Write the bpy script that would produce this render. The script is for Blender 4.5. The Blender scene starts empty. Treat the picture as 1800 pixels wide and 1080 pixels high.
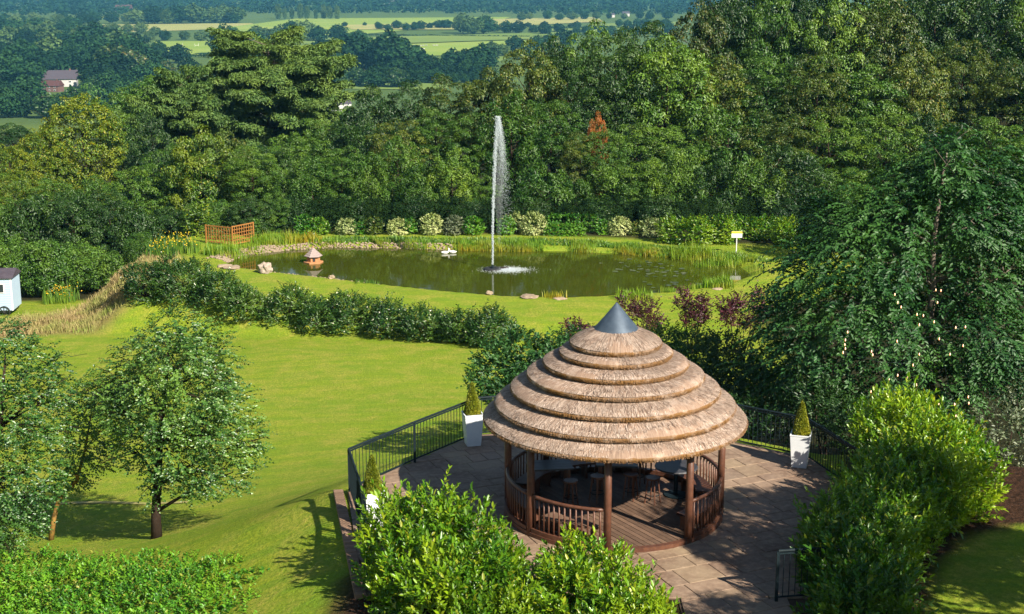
import bpy, bmesh, math, random
import numpy as np
from mathutils import Vector, Matrix, noise
R = math.radians
PI = math.pi
rng = np.random.default_rng(7)
random.seed(7)
sc = bpy.context.scene
COL = sc.collection

# ------------------------------------------------------------------ camera, sky, sun, exposure
CAMH, PITCH, FPX = 12.3, R(13.28), 2500.0
cam = bpy.data.cameras.new('camera')
cam.sensor_width = 36.0; cam.lens = 50.0; cam.clip_start = 0.5; cam.clip_end = 30000
cob = bpy.data.objects.new('camera', cam); COL.objects.link(cob)
cob.location = (0, 0, CAMH); cob.rotation_euler = (PI/2 - PITCH, 0, 0)
sc.camera = cob

SUN_EL, SUN_AZ = R(36), math.atan2(0.67, -0.74)      # azimuth clockwise from +Y
sdir = Vector((math.sin(SUN_AZ)*math.cos(SUN_EL), math.cos(SUN_AZ)*math.cos(SUN_EL), math.sin(SUN_EL)))
sl = bpy.data.lights.new('sun', 'SUN'); sl.energy = 5.0; sl.angle = R(0.5); sl.color = (1.0, 0.92, 0.78)
so = bpy.data.objects.new('sun', sl); COL.objects.link(so)
so.rotation_euler = (-sdir).to_track_quat('-Z', 'Y').to_euler()
world = bpy.data.worlds.new('World'); sc.world = world; world.use_nodes = True
wn = world.node_tree
sky = wn.nodes.new('ShaderNodeTexSky'); sky.sky_type = 'NISHITA'; sky.sun_disc = False
sky.sun_elevation = SUN_EL; sky.sun_rotation = SUN_AZ; sky.air_density = 1.2; sky.dust_density = 0.3; sky.ozone_density = 2.0
wn.links.new(sky.outputs[0], wn.nodes['Background'].inputs[0])
wn.nodes['Background'].inputs[1].default_value = 0.052
sc.view_settings.view_transform = 'Standard'; sc.view_settings.look = 'None'
sc.view_settings.exposure = 1.05; sc.view_settings.gamma = 1.0; sc.view_settings.use_curve_mapping = False
sc.render.engine = 'CYCLES'
cy = sc.cycles
cy.max_bounces = 8; cy.diffuse_bounces = 3; cy.glossy_bounces = 3; cy.transmission_bounces = 4
cy.transparent_max_bounces = 12; cy.volume_bounces = 0; cy.caustics_reflective = False; cy.caustics_refractive = False
cy.use_denoising = True
cy.sample_clamp_indirect = 6

# ------------------------------------------------------------------ materials
MATS = {}
def nodemat(name):
    m = bpy.data.materials.new(name); m.use_nodes = True
    nt = m.node_tree; b = nt.nodes['Principled BSDF']; MATS[name] = m
    return m, nt, b
def N(nt, t, **kw):
    n = nt.nodes.new(t)
    for k, v in kw.items(): setattr(n, k, v)
    return n
def mixc(nt, fac, a, b, mode='MIX'):
    n = N(nt, 'ShaderNodeMix', data_type='RGBA', blend_type=mode)
    for i, v in ((0, fac), (6, a), (7, b)):
        if hasattr(v, 'is_output') or isinstance(v, bpy.types.NodeSocket): nt.links.new(v, n.inputs[i])
        elif i == 0: n.inputs[0].default_value = v
        else: n.inputs[i].default_value = (*v, 1)
    return n.outputs[2]
def ramp(nt, src, stops):
    r = N(nt, 'ShaderNodeValToRGB'); e = r.color_ramp.elements
    while len(e) < len(stops): e.new(0.5)
    for el, (p, c) in zip(e, stops):
        el.position = p; el.color = (*c, 1) if len(c) == 3 else c
    nt.links.new(src, r.inputs[0]); return r.outputs[0]
def noise_tex(nt, scale, detail=4, rough=0.6, coord='Object', vec=None):
    n = N(nt, 'ShaderNodeTexNoise'); n.inputs['Scale'].default_value = scale
    n.inputs['Detail'].default_value = detail; n.inputs['Roughness'].default_value = rough
    if vec is None:
        tc = N(nt, 'ShaderNodeTexCoord'); vec = tc.outputs[coord]
    nt.links.new(vec, n.inputs['Vector']); return n.outputs['Fac']
def bump(nt, b, h, strength=0.4, dist=0.02):
    n = N(nt, 'ShaderNodeBump'); n.inputs['Strength'].default_value = strength; n.inputs['Distance'].default_value = dist
    nt.links.new(h, n.inputs['Height']); nt.links.new(n.outputs[0], b.inputs['Normal'])

def leaf_mat(name, c1, c2, c3=None, patch=0.25, rough=0.45, spec=0.5, trans=0.25, rare=None, tint=0.25):
    """leaf colour: c1..c2 per leaf, drifting to c3 in patches; a little translucent"""
    m, nt, b = nodemat(name)
    g = N(nt, 'ShaderNodeNewGeometry')
    stops = [(0.0, c1), (0.85, c2)]
    if rare: stops = [(0.0, c1), (0.86, c2), (0.93, rare), (1.0, rare)]
    col = ramp(nt, g.outputs['Random Per Island'], stops)
    nz = noise_tex(nt, patch, 3, 0.6)
    if c3 is None: c3 = tuple(v*1.5 for v in c2)
    f = ramp(nt, nz, [(0.45, (0, 0, 0)), (0.68, (1, 1, 1))])
    col = mixc(nt, f, col, c3)
    oi = N(nt, 'ShaderNodeObjectInfo')
    hs = N(nt, 'ShaderNodeHueSaturation'); nt.links.new(col, hs.inputs['Color'])
    mr = N(nt, 'ShaderNodeMapRange'); nt.links.new(oi.outputs['Random'], mr.inputs[0])
    mr.inputs[3].default_value = 1-tint; mr.inputs[4].default_value = 1+tint
    nt.links.new(mr.outputs[0], hs.inputs['Value'])
    mr2 = N(nt, 'ShaderNodeMapRange'); nt.links.new(oi.outputs['Random'], mr2.inputs[0])
    mr2.inputs[3].default_value = 0.515; mr2.inputs[4].default_value = 0.49
    nt.links.new(mr2.outputs[0], hs.inputs['Hue'])
    nt.links.new(hs.outputs[0], b.inputs['Base Color'])
    b.inputs['Roughness'].default_value = rough; b.inputs['Specular IOR Level'].default_value = spec
    tr = N(nt, 'ShaderNodeBsdfTranslucent')
    tc = mixc(nt, 1.0, hs.outputs[0], (1.3, 1.15, 0.45), 'MULTIPLY'); nt.links.new(tc, tr.inputs[0])
    mx = N(nt, 'ShaderNodeMixShader'); mx.inputs[0].default_value = trans
    nt.links.new(b.outputs[0], mx.inputs[1]); nt.links.new(tr.outputs[0], mx.inputs[2])
    nt.links.new(mx.outputs[0], nt.nodes['Material Output'].inputs[0])
    return m
def plain(name, c1, c2=None, scale=6, rough=0.7, spec=0.3, metal=0.0, bmp=0.0, bscale=None, coord='Object', isl=0.0):
    m, nt, b = nodemat(name)
    c2 = c2 or tuple(v*0.7 for v in c1)
    nz = noise_tex(nt, scale, 5, 0.65, coord)
    col = mixc(nt, ramp(nt, nz, [(0.3, (0, 0, 0)), (0.7, (1, 1, 1))]), c1, c2)
    if isl:
        oi = N(nt, 'ShaderNodeObjectInfo'); mr = N(nt, 'ShaderNodeMapRange'); nt.links.new(oi.outputs['Random'], mr.inputs[0])
        mr.inputs[3].default_value = 1-isl; mr.inputs[4].default_value = 1+isl
        hs = N(nt, 'ShaderNodeHueSaturation'); nt.links.new(col, hs.inputs['Color']); nt.links.new(mr.outputs[0], hs.inputs['Value'])
        col = hs.outputs[0]
    nt.links.new(col, b.inputs['Base Color'])
    b.inputs['Roughness'].default_value = rough; b.inputs['Specular IOR Level'].default_value = spec; b.inputs['Metallic'].default_value = metal
    if bmp: bump(nt, b, noise_tex(nt, bscale or scale*4, 4, 0.6, coord), bmp, 0.01)
    return m

leaf_mat('mid',    (0.014, 0.055, 0.007), (0.075, 0.175, 0.016), (0.125, 0.220, 0.018), 0.30)
leaf_mat('bright', (0.030, 0.090, 0.010), (0.110, 0.225, 0.022), (0.165, 0.260, 0.022), 0.35)
leaf_mat('olive',  (0.022, 0.058, 0.007), (0.082, 0.140, 0.015), (0.130, 0.175, 0.018), 0.35, rare=(0.20, 0.18, 0.02))
leaf_mat('brown',  (0.020, 0.050, 0.008), (0.055, 0.105, 0.014), (0.090, 0.120, 0.018), 0.4, rare=(0.16, 0.12, 0.02))
leaf_mat('dark',   (0.008, 0.034, 0.007), (0.032, 0.085, 0.013), (0.060, 0.125, 0.014), 0.30)
leaf_mat('yellow', (0.030, 0.085, 0.006), (0.130, 0.225, 0.014), (0.210, 0.250, 0.012), 0.2, rare=(0.27, 0.26, 0.01), tint=0.1)
leaf_mat('deep',   (0.005, 0.020, 0.005), (0.016, 0.045, 0.008), (0.030, 0.070, 0.010), 0.4, rough=0.7, spec=0.15)  # undergrowth shade is put into this darker leaf colour
leaf_mat('orange', (0.200, 0.090, 0.010), (0.420, 0.130, 0.020), (0.500, 0.140, 0.020), 0.5)
leaf_mat('cedar',  (0.025, 0.075, 0.014), (0.095, 0.180, 0.028), (0.135, 0.215, 0.030), 0.3, rough=0.6, trans=0.1)
leaf_mat('birch',  (0.012, 0.055, 0.010), (0.070, 0.170, 0.028), (0.120, 0.235, 0.030), 0.7, rough=0.36, spec=0.6, rare=(0.17, 0.27, 0.08))  # the rare tone paints pale highlights onto scattered leaves
leaf_mat('cherry', (0.007, 0.036, 0.009), (0.042, 0.130, 0.028), (0.075, 0.175, 0.030), 0.5, rough=0.48, spec=0.4)
leaf_mat('laurel', (0.035, 0.120, 0.005), (0.180, 0.360, 0.012), (0.330, 0.450, 0.014), 0.9, rough=0.36, spec=0.6, trans=0.35, rare=(0.34, 0.36, 0.02))
leaf_mat('laurel_deep', (0.025, 0.095, 0.006), (0.110, 0.270, 0.012), (0.190, 0.320, 0.014), 0.9, rough=0.36, spec=0.6, trans=0.35, rare=(0.26, 0.30, 0.02))
leaf_mat('hornbeam', (0.018, 0.095, 0.007), (0.095, 0.290, 0.014), (0.160, 0.340, 0.014), 1.2, rough=0.42, spec=0.5, trans=0.3, rare=(0.22, 0.24, 0.03))
leaf_mat('lowhedge', (0.014, 0.052, 0.007), (0.050, 0.130, 0.013), (0.095, 0.170, 0.016), 0.6, rough=0.42, rare=(0.10, 0.15, 0.06))
leaf_mat('pale',   (0.110, 0.180, 0.035), (0.360, 0.420, 0.150), (0.500, 0.520, 0.250), 1.0, trans=0.2)
leaf_mat('silver', (0.045, 0.070, 0.035), (0.120, 0.150, 0.075), (0.170, 0.190, 0.100), 1.0, trans=0.15)
leaf_mat('purple', (0.030, 0.008, 0.012), (0.080, 0.018, 0.028), (0.120, 0.026, 0.045), 1.3, rough=0.5)
leaf_mat('box',    (0.090, 0.130, 0.008), (0.240, 0.270, 0.014), (0.320, 0.300, 0.016), 2.0, rough=0.5)
leaf_mat('reed',   (0.090, 0.200, 0.010), (0.230, 0.370, 0.018), (0.340, 0.350, 0.030), 0.5, rough=0.55, trans=0.35, tint=0.1)
leaf_mat('reedgold', (0.160, 0.200, 0.012), (0.340, 0.330, 0.020), (0.420, 0.300, 0.020), 0.9, trans=0.35, tint=0.1)
leaf_mat('straw_grass', (0.26, 0.19, 0.08), (0.44, 0.33, 0.17), (0.24, 0.30, 0.06), 0.35, rough=0.8, spec=0.1, trans=0.2, tint=0.05)
leaf_mat('turf', (0.070, 0.120, 0.010), (0.160, 0.230, 0.020), (0.200, 0.220, 0.020), 0.8, rough=0.7, spec=0.1, trans=0.3, tint=0.02)
leaf_mat('far',    (0.006, 0.026, 0.010), (0.016, 0.050, 0.014), (0.030, 0.078, 0.018), 0.05, rough=0.8, spec=0.1, trans=0.0, tint=0.45)  # albedo kept dark in place of cloud shadow over the valley
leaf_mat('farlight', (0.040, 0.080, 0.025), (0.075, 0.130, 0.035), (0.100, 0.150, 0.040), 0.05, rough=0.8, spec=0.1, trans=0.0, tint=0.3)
leaf_mat('goldflower', (0.45, 0.30, 0.01), (0.75, 0.50, 0.01), (0.8, 0.5, 0.01), 2, rough=0.7, trans=0.2, tint=0.05)
leaf_mat('whiteflower', (0.45, 0.45, 0.30), (0.75, 0.75, 0.60), (0.7, 0.7, 0.5), 2, rough=0.7, trans=0.2, tint=0.05)
plain('bark', (0.085, 0.060, 0.042), (0.035, 0.026, 0.020), 5, 0.85, 0.1, bmp=0.5)
plain('bark_dark', (0.050, 0.032, 0.022), (0.020, 0.014, 0.011), 5, 0.85, 0.1, bmp=0.5)
plain('bark_ochre', (0.42, 0.24, 0.06), (0.12, 0.07, 0.03), 7, 0.8, 0.1, bmp=0.4)
plain('bark_grey', (0.20, 0.17, 0.14), (0.11, 0.085, 0.065), 6, 0.8, 0.1, bmp=0.4)
plain('stained_wood', (0.135, 0.056, 0.032), (0.075, 0.031, 0.019), 9, 0.45, 0.4, bmp=0.25)
plain('deck_wood', (0.170, 0.105, 0.070), (0.115, 0.070, 0.048), 9, 0.6, 0.3, bmp=0.3, isl=0.22)
plain('dark_top', (0.055, 0.055, 0.062), (0.035, 0.035, 0.042), 9, 0.45, 0.4)
plain('iron', (0.005, 0.012, 0.016), (0.009, 0.018, 0.022), 8, 0.65, 0.22)
plain('planter_white', (0.76, 0.78, 0.80), (0.66, 0.69, 0.72), 3, 0.5, 0.4, bmp=0.05)
plain('dirt_path', (0.40, 0.32, 0.14), (0.26, 0.27, 0.07), 3, 0.9, 0.1)
plain('joint_sand', (0.13, 0.090, 0.062), (0.08, 0.055, 0.040), 5, 0.95, 0.05)
plain('soil', (0.040, 0.024, 0.015), (0.020, 0.012, 0.008), 12, 0.95, 0.05, bmp=0.6)
plain('brick', (0.26, 0.165, 0.11), (0.20, 0.125, 0.085), 14, 0.85, 0.15, bmp=0.4, isl=0.2)
plain('boulder', (0.42, 0.34, 0.27), (0.27, 0.21, 0.17), 5, 0.85, 0.15, bmp=0.6)
plain('boulder_red', (0.42, 0.20, 0.13), (0.24, 0.12, 0.09), 5, 0.85, 0.15, bmp=0.6)
plain('pebble', (0.42, 0.32, 0.22), (0.25, 0.19, 0.13), 9, 0.8, 0.2, isl=0.25)
plain('whitepaint', (0.80, 0.80, 0.78), (0.70, 0.70, 0.68), 4, 0.5, 0.4)
plain('bluepaint', (0.42, 0.54, 0.66), (0.38, 0.49, 0.61), 3, 0.5, 0.4)
plain('slate', (0.085, 0.070, 0.085), (0.055, 0.045, 0.058), 3, 0.6, 0.3, bmp=0.2)
plain('redtile', (0.11, 0.05, 0.048), (0.075, 0.036, 0.036), 2, 0.75, 0.2)
plain('brickwall', (0.17, 0.095, 0.08), (0.12, 0.07, 0.06), 2, 0.8, 0.2)
plain('render_wall', (0.52, 0.50, 0.48), (0.42, 0.40, 0.38), 1, 0.8, 0.2)
plain('window_glass', (0.03, 0.045, 0.05), (0.02, 0.03, 0.035), 1, 0.12, 0.6)
plain('trellis_wood', (0.36, 0.16, 0.04), (0.26, 0.11, 0.03), 6, 0.7, 0.2)
plain('duckhouse_wood', (0.50, 0.24, 0.11), (0.40, 0.18, 0.08), 6, 0.7, 0.2)
plain('duckhouse_roof', (0.36, 0.29, 0.26), (0.27, 0.21, 0.20), 10, 0.8, 0.2)
plain('yellowpaint', (0.80, 0.62, 0.06), (0.75, 0.58, 0.05), 4, 0.5, 0.4)
plain('feather', (0.82, 0.80, 0.76), (0.74, 0.72, 0.68), 9, 0.7, 0.2)
plain('beak', (0.75, 0.28, 0.03), (0.7, 0.25, 0.03), 9, 0.5, 0.3)
plain('hide', (0.80, 0.78, 0.74), (0.02, 0.02, 0.02), 0.8, 0.8, 0.2)
plain('rubber', (0.02, 0.02, 0.02), (0.03, 0.03, 0.03), 9, 0.6, 0.4)

# zinc cap
m, nt, b = nodemat('zinc')
nz = noise_tex(nt, 2.2, 5, 0.6)
nt.links.new(ramp(nt, nz, [(0.3, (0.035, 0.055, 0.085)), (0.7, (0.10, 0.135, 0.18))]), b.inputs['Base Color'])
b.inputs['Metallic'].default_value = 0.3; b.inputs['Roughness'].default_value = 0.6
# thatch and its cut ends
def thatch_mat(name, stops, isl):
    m, nt, b = nodemat(name)
    tc = N(nt, 'ShaderNodeTexCoord'); sx = N(nt, 'ShaderNodeSeparateXYZ'); nt.links.new(tc.outputs['Object'], sx.inputs[0])
    at = N(nt, 'ShaderNodeMath', operation='ARCTAN2'); nt.links.new(sx.outputs[1], at.inputs[0]); nt.links.new(sx.outputs[0], at.inputs[1])
    mu = N(nt, 'ShaderNodeMath', operation='MULTIPLY'); nt.links.new(at.outputs[0], mu.inputs[0]); mu.inputs[1].default_value = 26
    cb = N(nt, 'ShaderNodeCombineXYZ'); nt.links.new(mu.outputs[0], cb.inputs[0]); nt.links.new(sx.outputs[2], cb.inputs[1])
    streak = noise_tex(nt, 3.0, 6, 0.75, vec=cb.outputs[0])
    big = noise_tex(nt, 1.3, 4, 0.6)
    g = N(nt, 'ShaderNodeNewGeometry')
    src = g.outputs['Random Per Island'] if isl else streak
    col = ramp(nt, src, stops)
    col = mixc(nt, ramp(nt, big, [(0.45, (0, 0, 0)), (0.7, (0.6, 0.6, 0.6))]), col, (0.26, 0.185, 0.140))
    pale = noise_tex(nt, 3.1, 4, 0.7); col = mixc(nt, ramp(nt, pale, [(0.5, (0, 0, 0)), (0.72, (0.6, 0.6, 0.6))]), col, (0.60, 0.47, 0.38))
    nt.links.new(col, b.inputs['Base Color']); b.inputs['Roughness'].default_value = 0.75; b.inputs['Specular IOR Level'].default_value = 0.2
    bump(nt, b, streak, 0.9, 0.03)
thatch_mat('thatch', [(0.3, (0.17, 0.105, 0.072)), (0.5, (0.32, 0.212, 0.15)), (0.7, (0.45, 0.315, 0.23))], False)
thatch_mat('thatch_straw', [(0.0, (0.07, 0.045, 0.034)), (0.25, (0.32, 0.22, 0.165)), (0.7, (0.50, 0.37, 0.285)), (1.0, (0.72, 0.58, 0.48))], True)
thatch_mat('thatch_cut', [(0.3, (0.12, 0.058, 0.020)), (0.7, (0.30, 0.155, 0.052))], False)
# paving stone
m, nt, b = nodemat('paving')
oi = N(nt, 'ShaderNodeObjectInfo')
col = ramp(nt, oi.outputs['Random'], [(0.0, (0.200, 0.138, 0.096)), (0.3, (0.265, 0.180, 0.122)), (0.55, (0.240, 0.168, 0.122)), (0.8, (0.300, 0.218, 0.135)), (1.0, (0.215, 0.155, 0.112))])
nz = noise_tex(nt, 1.7, 6, 0.7)
tcw = N(nt, 'ShaderNodeNewGeometry')
nzw = noise_tex(nt, 0.45, 5, 0.65, vec=tcw.outputs['Position'])
col = mixc(nt, ramp(nt, nzw, [(0.38, (1, 1, 1)), (0.62, (0, 0, 0))]), col, (0.150, 0.090, 0.058))
nzf = noise_tex(nt, 6.5, 6, 0.7, vec=tcw.outputs['Position'])
col = mixc(nt, ramp(nt, nzf, [(0.45, (0, 0, 0)), (0.75, (0.6, 0.6, 0.6))]), col, (0.40, 0.285, 0.195))
nt.links.new(col, b.inputs['Base Color']); b.inputs['Roughness'].default_value = 0.8
bump(nt, b, nzf, 0.5, 0.02)
# water
m, nt, b = nodemat('pond_water')
b.inputs['Base Color'].default_value = (0.042, 0.052, 0.004, 1); b.inputs['Roughness'].default_value = 0.04; b.inputs['IOR'].default_value = 1.33
tc = N(nt, 'ShaderNodeNewGeometry')
vm = N(nt, 'ShaderNodeVectorMath', operation='SUBTRACT'); nt.links.new(tc.outputs['Position'], vm.inputs[0]); vm.inputs[1].default_value = (-1.2, 88.4, -6.1)
ln = N(nt, 'ShaderNodeVectorMath', operation='LENGTH'); nt.links.new(vm.outputs[0], ln.inputs[0])
sn = N(nt, 'ShaderNodeMath', operation='MULTIPLY'); nt.links.new(ln.outputs[1], sn.inputs[0]); sn.inputs[1].default_value = 7.5
n2 = noise_tex(nt, 0.8, 4, 0.6, vec=tc.outputs['Position'])
ad = N(nt, 'ShaderNodeMath', operation='MULTIPLY_ADD'); nt.links.new(n2, ad.inputs[0]); ad.inputs[1].default_value = 14; nt.links.new(sn.outputs[0], ad.inputs[2])
sn2 = N(nt, 'ShaderNodeMath', operation='SINE'); nt.links.new(ad.outputs[0], sn2.inputs[0])
mr = N(nt, 'ShaderNodeMapRange'); nt.links.new(ln.outputs[1], mr.inputs[0]); mr.inputs[1].default_value = 1; mr.inputs[2].default_value = 11; mr.inputs[3].default_value = 0.5; mr.inputs[4].default_value = 0.03
ml = N(nt, 'ShaderNodeMath', operation='MULTIPLY'); nt.links.new(sn2.outputs[0], ml.inputs[0]); nt.links.new(mr.outputs[0], ml.inputs[1])
n3 = noise_tex(nt, 2.6, 5, 0.6, vec=tc.outputs['Position'])
ad2 = N(nt, 'ShaderNodeMath', operation='MULTIPLY_ADD'); nt.links.new(n3, ad2.inputs[0]); ad2.inputs[1].default_value = 0.8; nt.links.new(ml.outputs[0], ad2.inputs[2])
bump(nt, b, ad2.outputs[0], 0.02, 0.05)
# water droplets
m, nt, b = nodemat('spray')
b.inputs['Base Color'].default_value = (0.80, 0.88, 0.92, 1); b.inputs['Roughness'].default_value = 0.25
tp = N(nt, 'ShaderNodeBsdfTransparent'); mx = N(nt, 'ShaderNodeMixShader'); mx.inputs[0].default_value = 0.32
nt.links.new(tp.outputs[0], mx.inputs[1]); nt.links.new(b.outputs[0], mx.inputs[2]); nt.links.new(mx.outputs[0], nt.nodes['Material Output'].inputs[0])
# bulb
m, nt, b = nodemat('bulb_glow')
b.inputs['Emission Color'].default_value = (1.0, 0.34, 0.06, 1); b.inputs['Emission Strength'].default_value = 1.1

# ------------------------------------------------------------------ mesh helpers
def mesh_np(name, V, F, mat=None, smooth=False, mats=None, midx=None):
    V = np.asarray(V, dtype=np.float32); F = np.asarray(F, dtype=np.int32)
    me = bpy.data.meshes.new(name)
    me.vertices.add(len(V)); me.vertices.foreach_set('co', V.ravel())
    k = F.shape[1]
    me.loops.add(F.size); me.loops.foreach_set('vertex_index', F.ravel())
    me.polygons.add(len(F)); me.polygons.foreach_set('loop_start', np.arange(0, F.size, k, dtype=np.int32))
    me.polygons.foreach_set('loop_total', np.full(len(F), k, dtype=np.int32))
    if mat: me.materials.append(MATS[mat])
    if mats:
        for q in mats: me.materials.append(MATS[q])
        me.polygons.foreach_set('material_index', np.asarray(midx, dtype=np.int32))
    if smooth: me.polygons.foreach_set('use_smooth', np.ones(len(F), dtype=bool))
    me.update(calc_edges=True)
    return me
def mobj(name, me, parent=None, loc=(0, 0, 0), rot=(0, 0, 0), scale=(1, 1, 1)):
    o = bpy.data.objects.new(name, me); COL.objects.link(o)
    o.parent = parent; o.location = loc; o.rotation_euler = rot; o.scale = scale
    return o
def tag(o, label=None, cat=None, group=None, kind=None):
    for k, v in (('label', label), ('category', cat), ('group', group), ('kind', kind)):
        if v: o[k] = v
    return o
def thing(name, label, cat, loc=(0, 0, 0), rz=0, group=None):
    o = bpy.data.objects.new(name, None); COL.objects.link(o); o.location = loc; o.rotation_euler = (0, 0, rz)
    o.empty_display_size = 0.3
    return tag(o, label, cat, group)
def setmat(o, mat):
    if len(o.material_slots):
        o.material_slots[0].link = 'OBJECT'; o.material_slots[0].material = MATS[mat]
class MB:
    """collects simple solids into one mesh"""
    def __init__(s): s.V = []; s.F = []; s.n = 0
    def add(s, V, F):
        V = np.asarray(V, float); s.V.append(V); s.F += [tuple(i+s.n for i in f) for f in F]; s.n += len(V); return s
    def box(s, c, d, rz=0, tilt=None):
        x, y, z = [v/2 for v in d]
        P = np.array([(a*x, b_*y, c_*z) for c_ in (-1, 1) for b_ in (-1, 1) for a in (-1, 1)])
        M = Matrix.Rotation(rz, 3, 'Z')
        if tilt is not None: M = M @ tilt
        P = P @ np.array(M).T + np.array(c)
        return s.add(P, [(0, 2, 3, 1), (4, 5, 7, 6), (0, 1, 5, 4), (2, 6, 7, 3), (0, 4, 6, 2), (1, 3, 7, 5)])
    def tube(s, pts, rad, n=8, caps=True):
        pts = [Vector(p) for p in pts]
        if not hasattr(rad, '__len__'): rad = [rad]*len(pts)
        V = []; up = Vector((0, 0, 1)); prev = None
        for i, p in enumerate(pts):
            t = (pts[min(i+1, len(pts)-1)]-pts[max(i-1, 0)]).normalized()
            a = prev if prev is not None else (up.cross(t) if abs(t.z) < 0.95 else Vector((1, 0, 0)))
            a = (a - t*a.dot(t)).normalized(); prev = a; b_ = t.cross(a)
            for k in range(n):
                V.append(p + (a*math.cos(2*PI*k/n)+b_*math.sin(2*PI*k/n))*rad[i])
        F = [(i*n+k, i*n+(k+1) % n, (i+1)*n+(k+1) % n, (i+1)*n+k) for i in range(len(pts)-1) for k in range(n)]
        if caps: F += [tuple(range(n-1, -1, -1)), tuple(range((len(pts)-1)*n, len(pts)*n))]
        return s.add([tuple(v) for v in V], F)
    def lathe(s, prof, n=24, c=(0, 0, 0), jit=0.0, a0=0.0, a1=2*PI):
        full = abs(a1-a0-2*PI) < 1e-6; m = n if full else n+1
        V = []
        for i in range(m):
            a = a0+(a1-a0)*i/n; j = 1+random.uniform(-jit, jit)
            for r, z in prof: V.append((c[0]+r*j*math.cos(a), c[1]+r*j*math.sin(a), c[2]+z))
        k = len(prof); F = []
        for i in range(n):
            j = (i+1) % m
            for q in range(k-1): F.append((i*k+q, j*k+q, j*k+q+1, i*k+q+1))
        return s.add(V, F)
    def mesh(s, name, mat, smooth=False, bevel=0):
        me = bpy.data.meshes.new(name); me.from_pydata(np.concatenate(s.V).tolist(), [], s.F)
        me.materials.append(MATS[mat])
        if bevel or True:
            bm = bmesh.new(); bm.from_mesh(me)
            if bevel: bmesh.ops.bevel(bm, geom=bm.edges[:], offset=bevel, segments=1, affect='EDGES', profile=0.5)
            bmesh.ops.recalc_face_normals(bm, faces=bm.faces[:]); bm.to_mesh(me); bm.free()
        if smooth: me.polygons.foreach_set('use_smooth', np.ones(len(me.polygons), dtype=bool))
        return me
    def obj(s, name, mat, parent=None, smooth=False, bevel=0, **kw):
        return mobj(name, s.mesh(name, mat, smooth, bevel), parent, **kw)

# ------------------------------------------------------------------ terrain height
def ss(e0, e1, x):
    t = np.clip((x-e0)/(e1-e0), 0, 1); return t*t*(3-2*t)
def sdf_poly(P, x, y):
    """signed distance to polygon, negative inside"""
    x = np.asarray(x, float); y = np.asarray(y, float)
    d = np.full(x.shape, 1e9); inside = np.zeros(x.shape, bool); n = len(P)
    for i in range(n):
        ax, ay = P[i]; bx, by = P[(i+1) % n]
        ex, ey = bx-ax, by-ay; t = np.clip(((x-ax)*ex+(y-ay)*ey)/(ex*ex+ey*ey), 0, 1)
        d = np.minimum(d, np.hypot(x-ax-t*ex, y-ay-t*ey))
        c = ((ay > y) != (by > y)) & (x < (bx-ax)*(y-ay)/((by-ay) if by != ay else 1e-9)+ax)
        inside ^= c
    return np.where(inside, -d, d)
TERRACE = [(-3.6, 5), (-3.15, 26), (-3.55, 29.55), (-4.25, 32.7), (-2.75, 35.0), (-1.0, 37.2), (3, 38.3), (6.1, 36.9), (8.1, 35.4), (10.5, 35.5), (14, 34), (22, 30), (30, 5)]
POND = [(-18.6, 90.5), (-17.9, 93.0), (-15.6, 94.6), (-12.5, 95.7), (-9, 95.6), (-4, 94.9), (0, 94.5), (4, 94.3), (8, 93.2), (12, 91.6), (14.6, 89.4), (14.9, 86.5), (12.6, 83.2), (9.0, 81.2), (3.3, 80.0), (0, 80.2), (-3.5, 81.4), (-8, 83.6), (-13, 86.2), (-17, 88.3)]
POND_Z = -6.1
PLATEAU = [(-21.5, 80.5), (-16, 78.5), (-11.5, 77.0), (-6, 75.6), (0, 74.3), (6, 73), (16, 72), (40, 70), (60, 120), (0, 122), (-20, 108), (-23.5, 96), (-24.0, 88)]
YK = np.array([0, 25, 40, 60, 75, 90, 110, 180, 400, 800, 1000, 40000.])
PR = {-25: [-2, -2.6, -4.6, -6.4, -7.4, -8.6, -9.8, -15, -34, -68, -70, -70],
      0:   [-2, -2.4, -4.0, -5.6, -6.6, -6.4, -6.6, -12, -33, -68, -70, -70],
      40:  [0, 0, -1.0, -3.2, -4.8, -5.4, -5.4, -4, -24, -68, -70, -70],
      95:  [1, 1, 0.5, 0, -0.5, -1, -0.5, 4, -10, -68, -70, -70]}
def height(x, y):
    x = np.asarray(x, float); y = np.asarray(y, float)
    xs = sorted(PR); prof = [np.interp(y, YK, PR[k]) for k in xs]
    z = prof[0].copy() if hasattr(prof[0], 'copy') else prof[0]
    for i in range(len(xs)-1):
        t = ss(xs[i], xs[i+1], x); z = z*(1-t)+prof[i+1]*t
    z = z + np.where(x < -25, (x+25)*0.03*np.clip(1-(y-60)/200, 0, 1)*(x > -60), 0) + np.where(x <= -60, -1.05*np.clip(1-(y-60)/200, 0, 1), 0)
    z = z + 0.10*np.sin(x*0.21+1.3)*np.sin(y*0.17) + 0.04*np.sin(x*0.7+y*0.5)
    dp = sdf_poly(PLATEAU, x, y)
    w = 1-ss(-0.3, 3.6, dp); z = z*(1-w)+(-5.85+0.04*np.sin(x*.5)*np.sin(y*.6))*w
    dq = sdf_poly(POND, x, y)
    z = np.where(dq < 1.0, np.minimum(z, -6.1+np.clip(dq, -1.2, 1)*0.42), z)
    dt = np.maximum(sdf_poly(TERRACE, x, y), 0)
    w = np.exp(-(dt/5.3)**1.25); z = z*(1-w)-0.06*w
    return z
def h1(x, y): return float(height(np.array([x]), np.array([y]))[0])
def ray(px, py):
    a = (px-900)/FPX; b_ = -(py-540)/FPX
    return (a, math.cos(PITCH)+b_*math.sin(PITCH), -math.sin(PITCH)+b_*math.cos(PITCH))
def atz(px, py, z):
    d = ray(px, py); t = (z-CAMH)/d[2]; return Vector((d[0]*t, d[1]*t, z))
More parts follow.
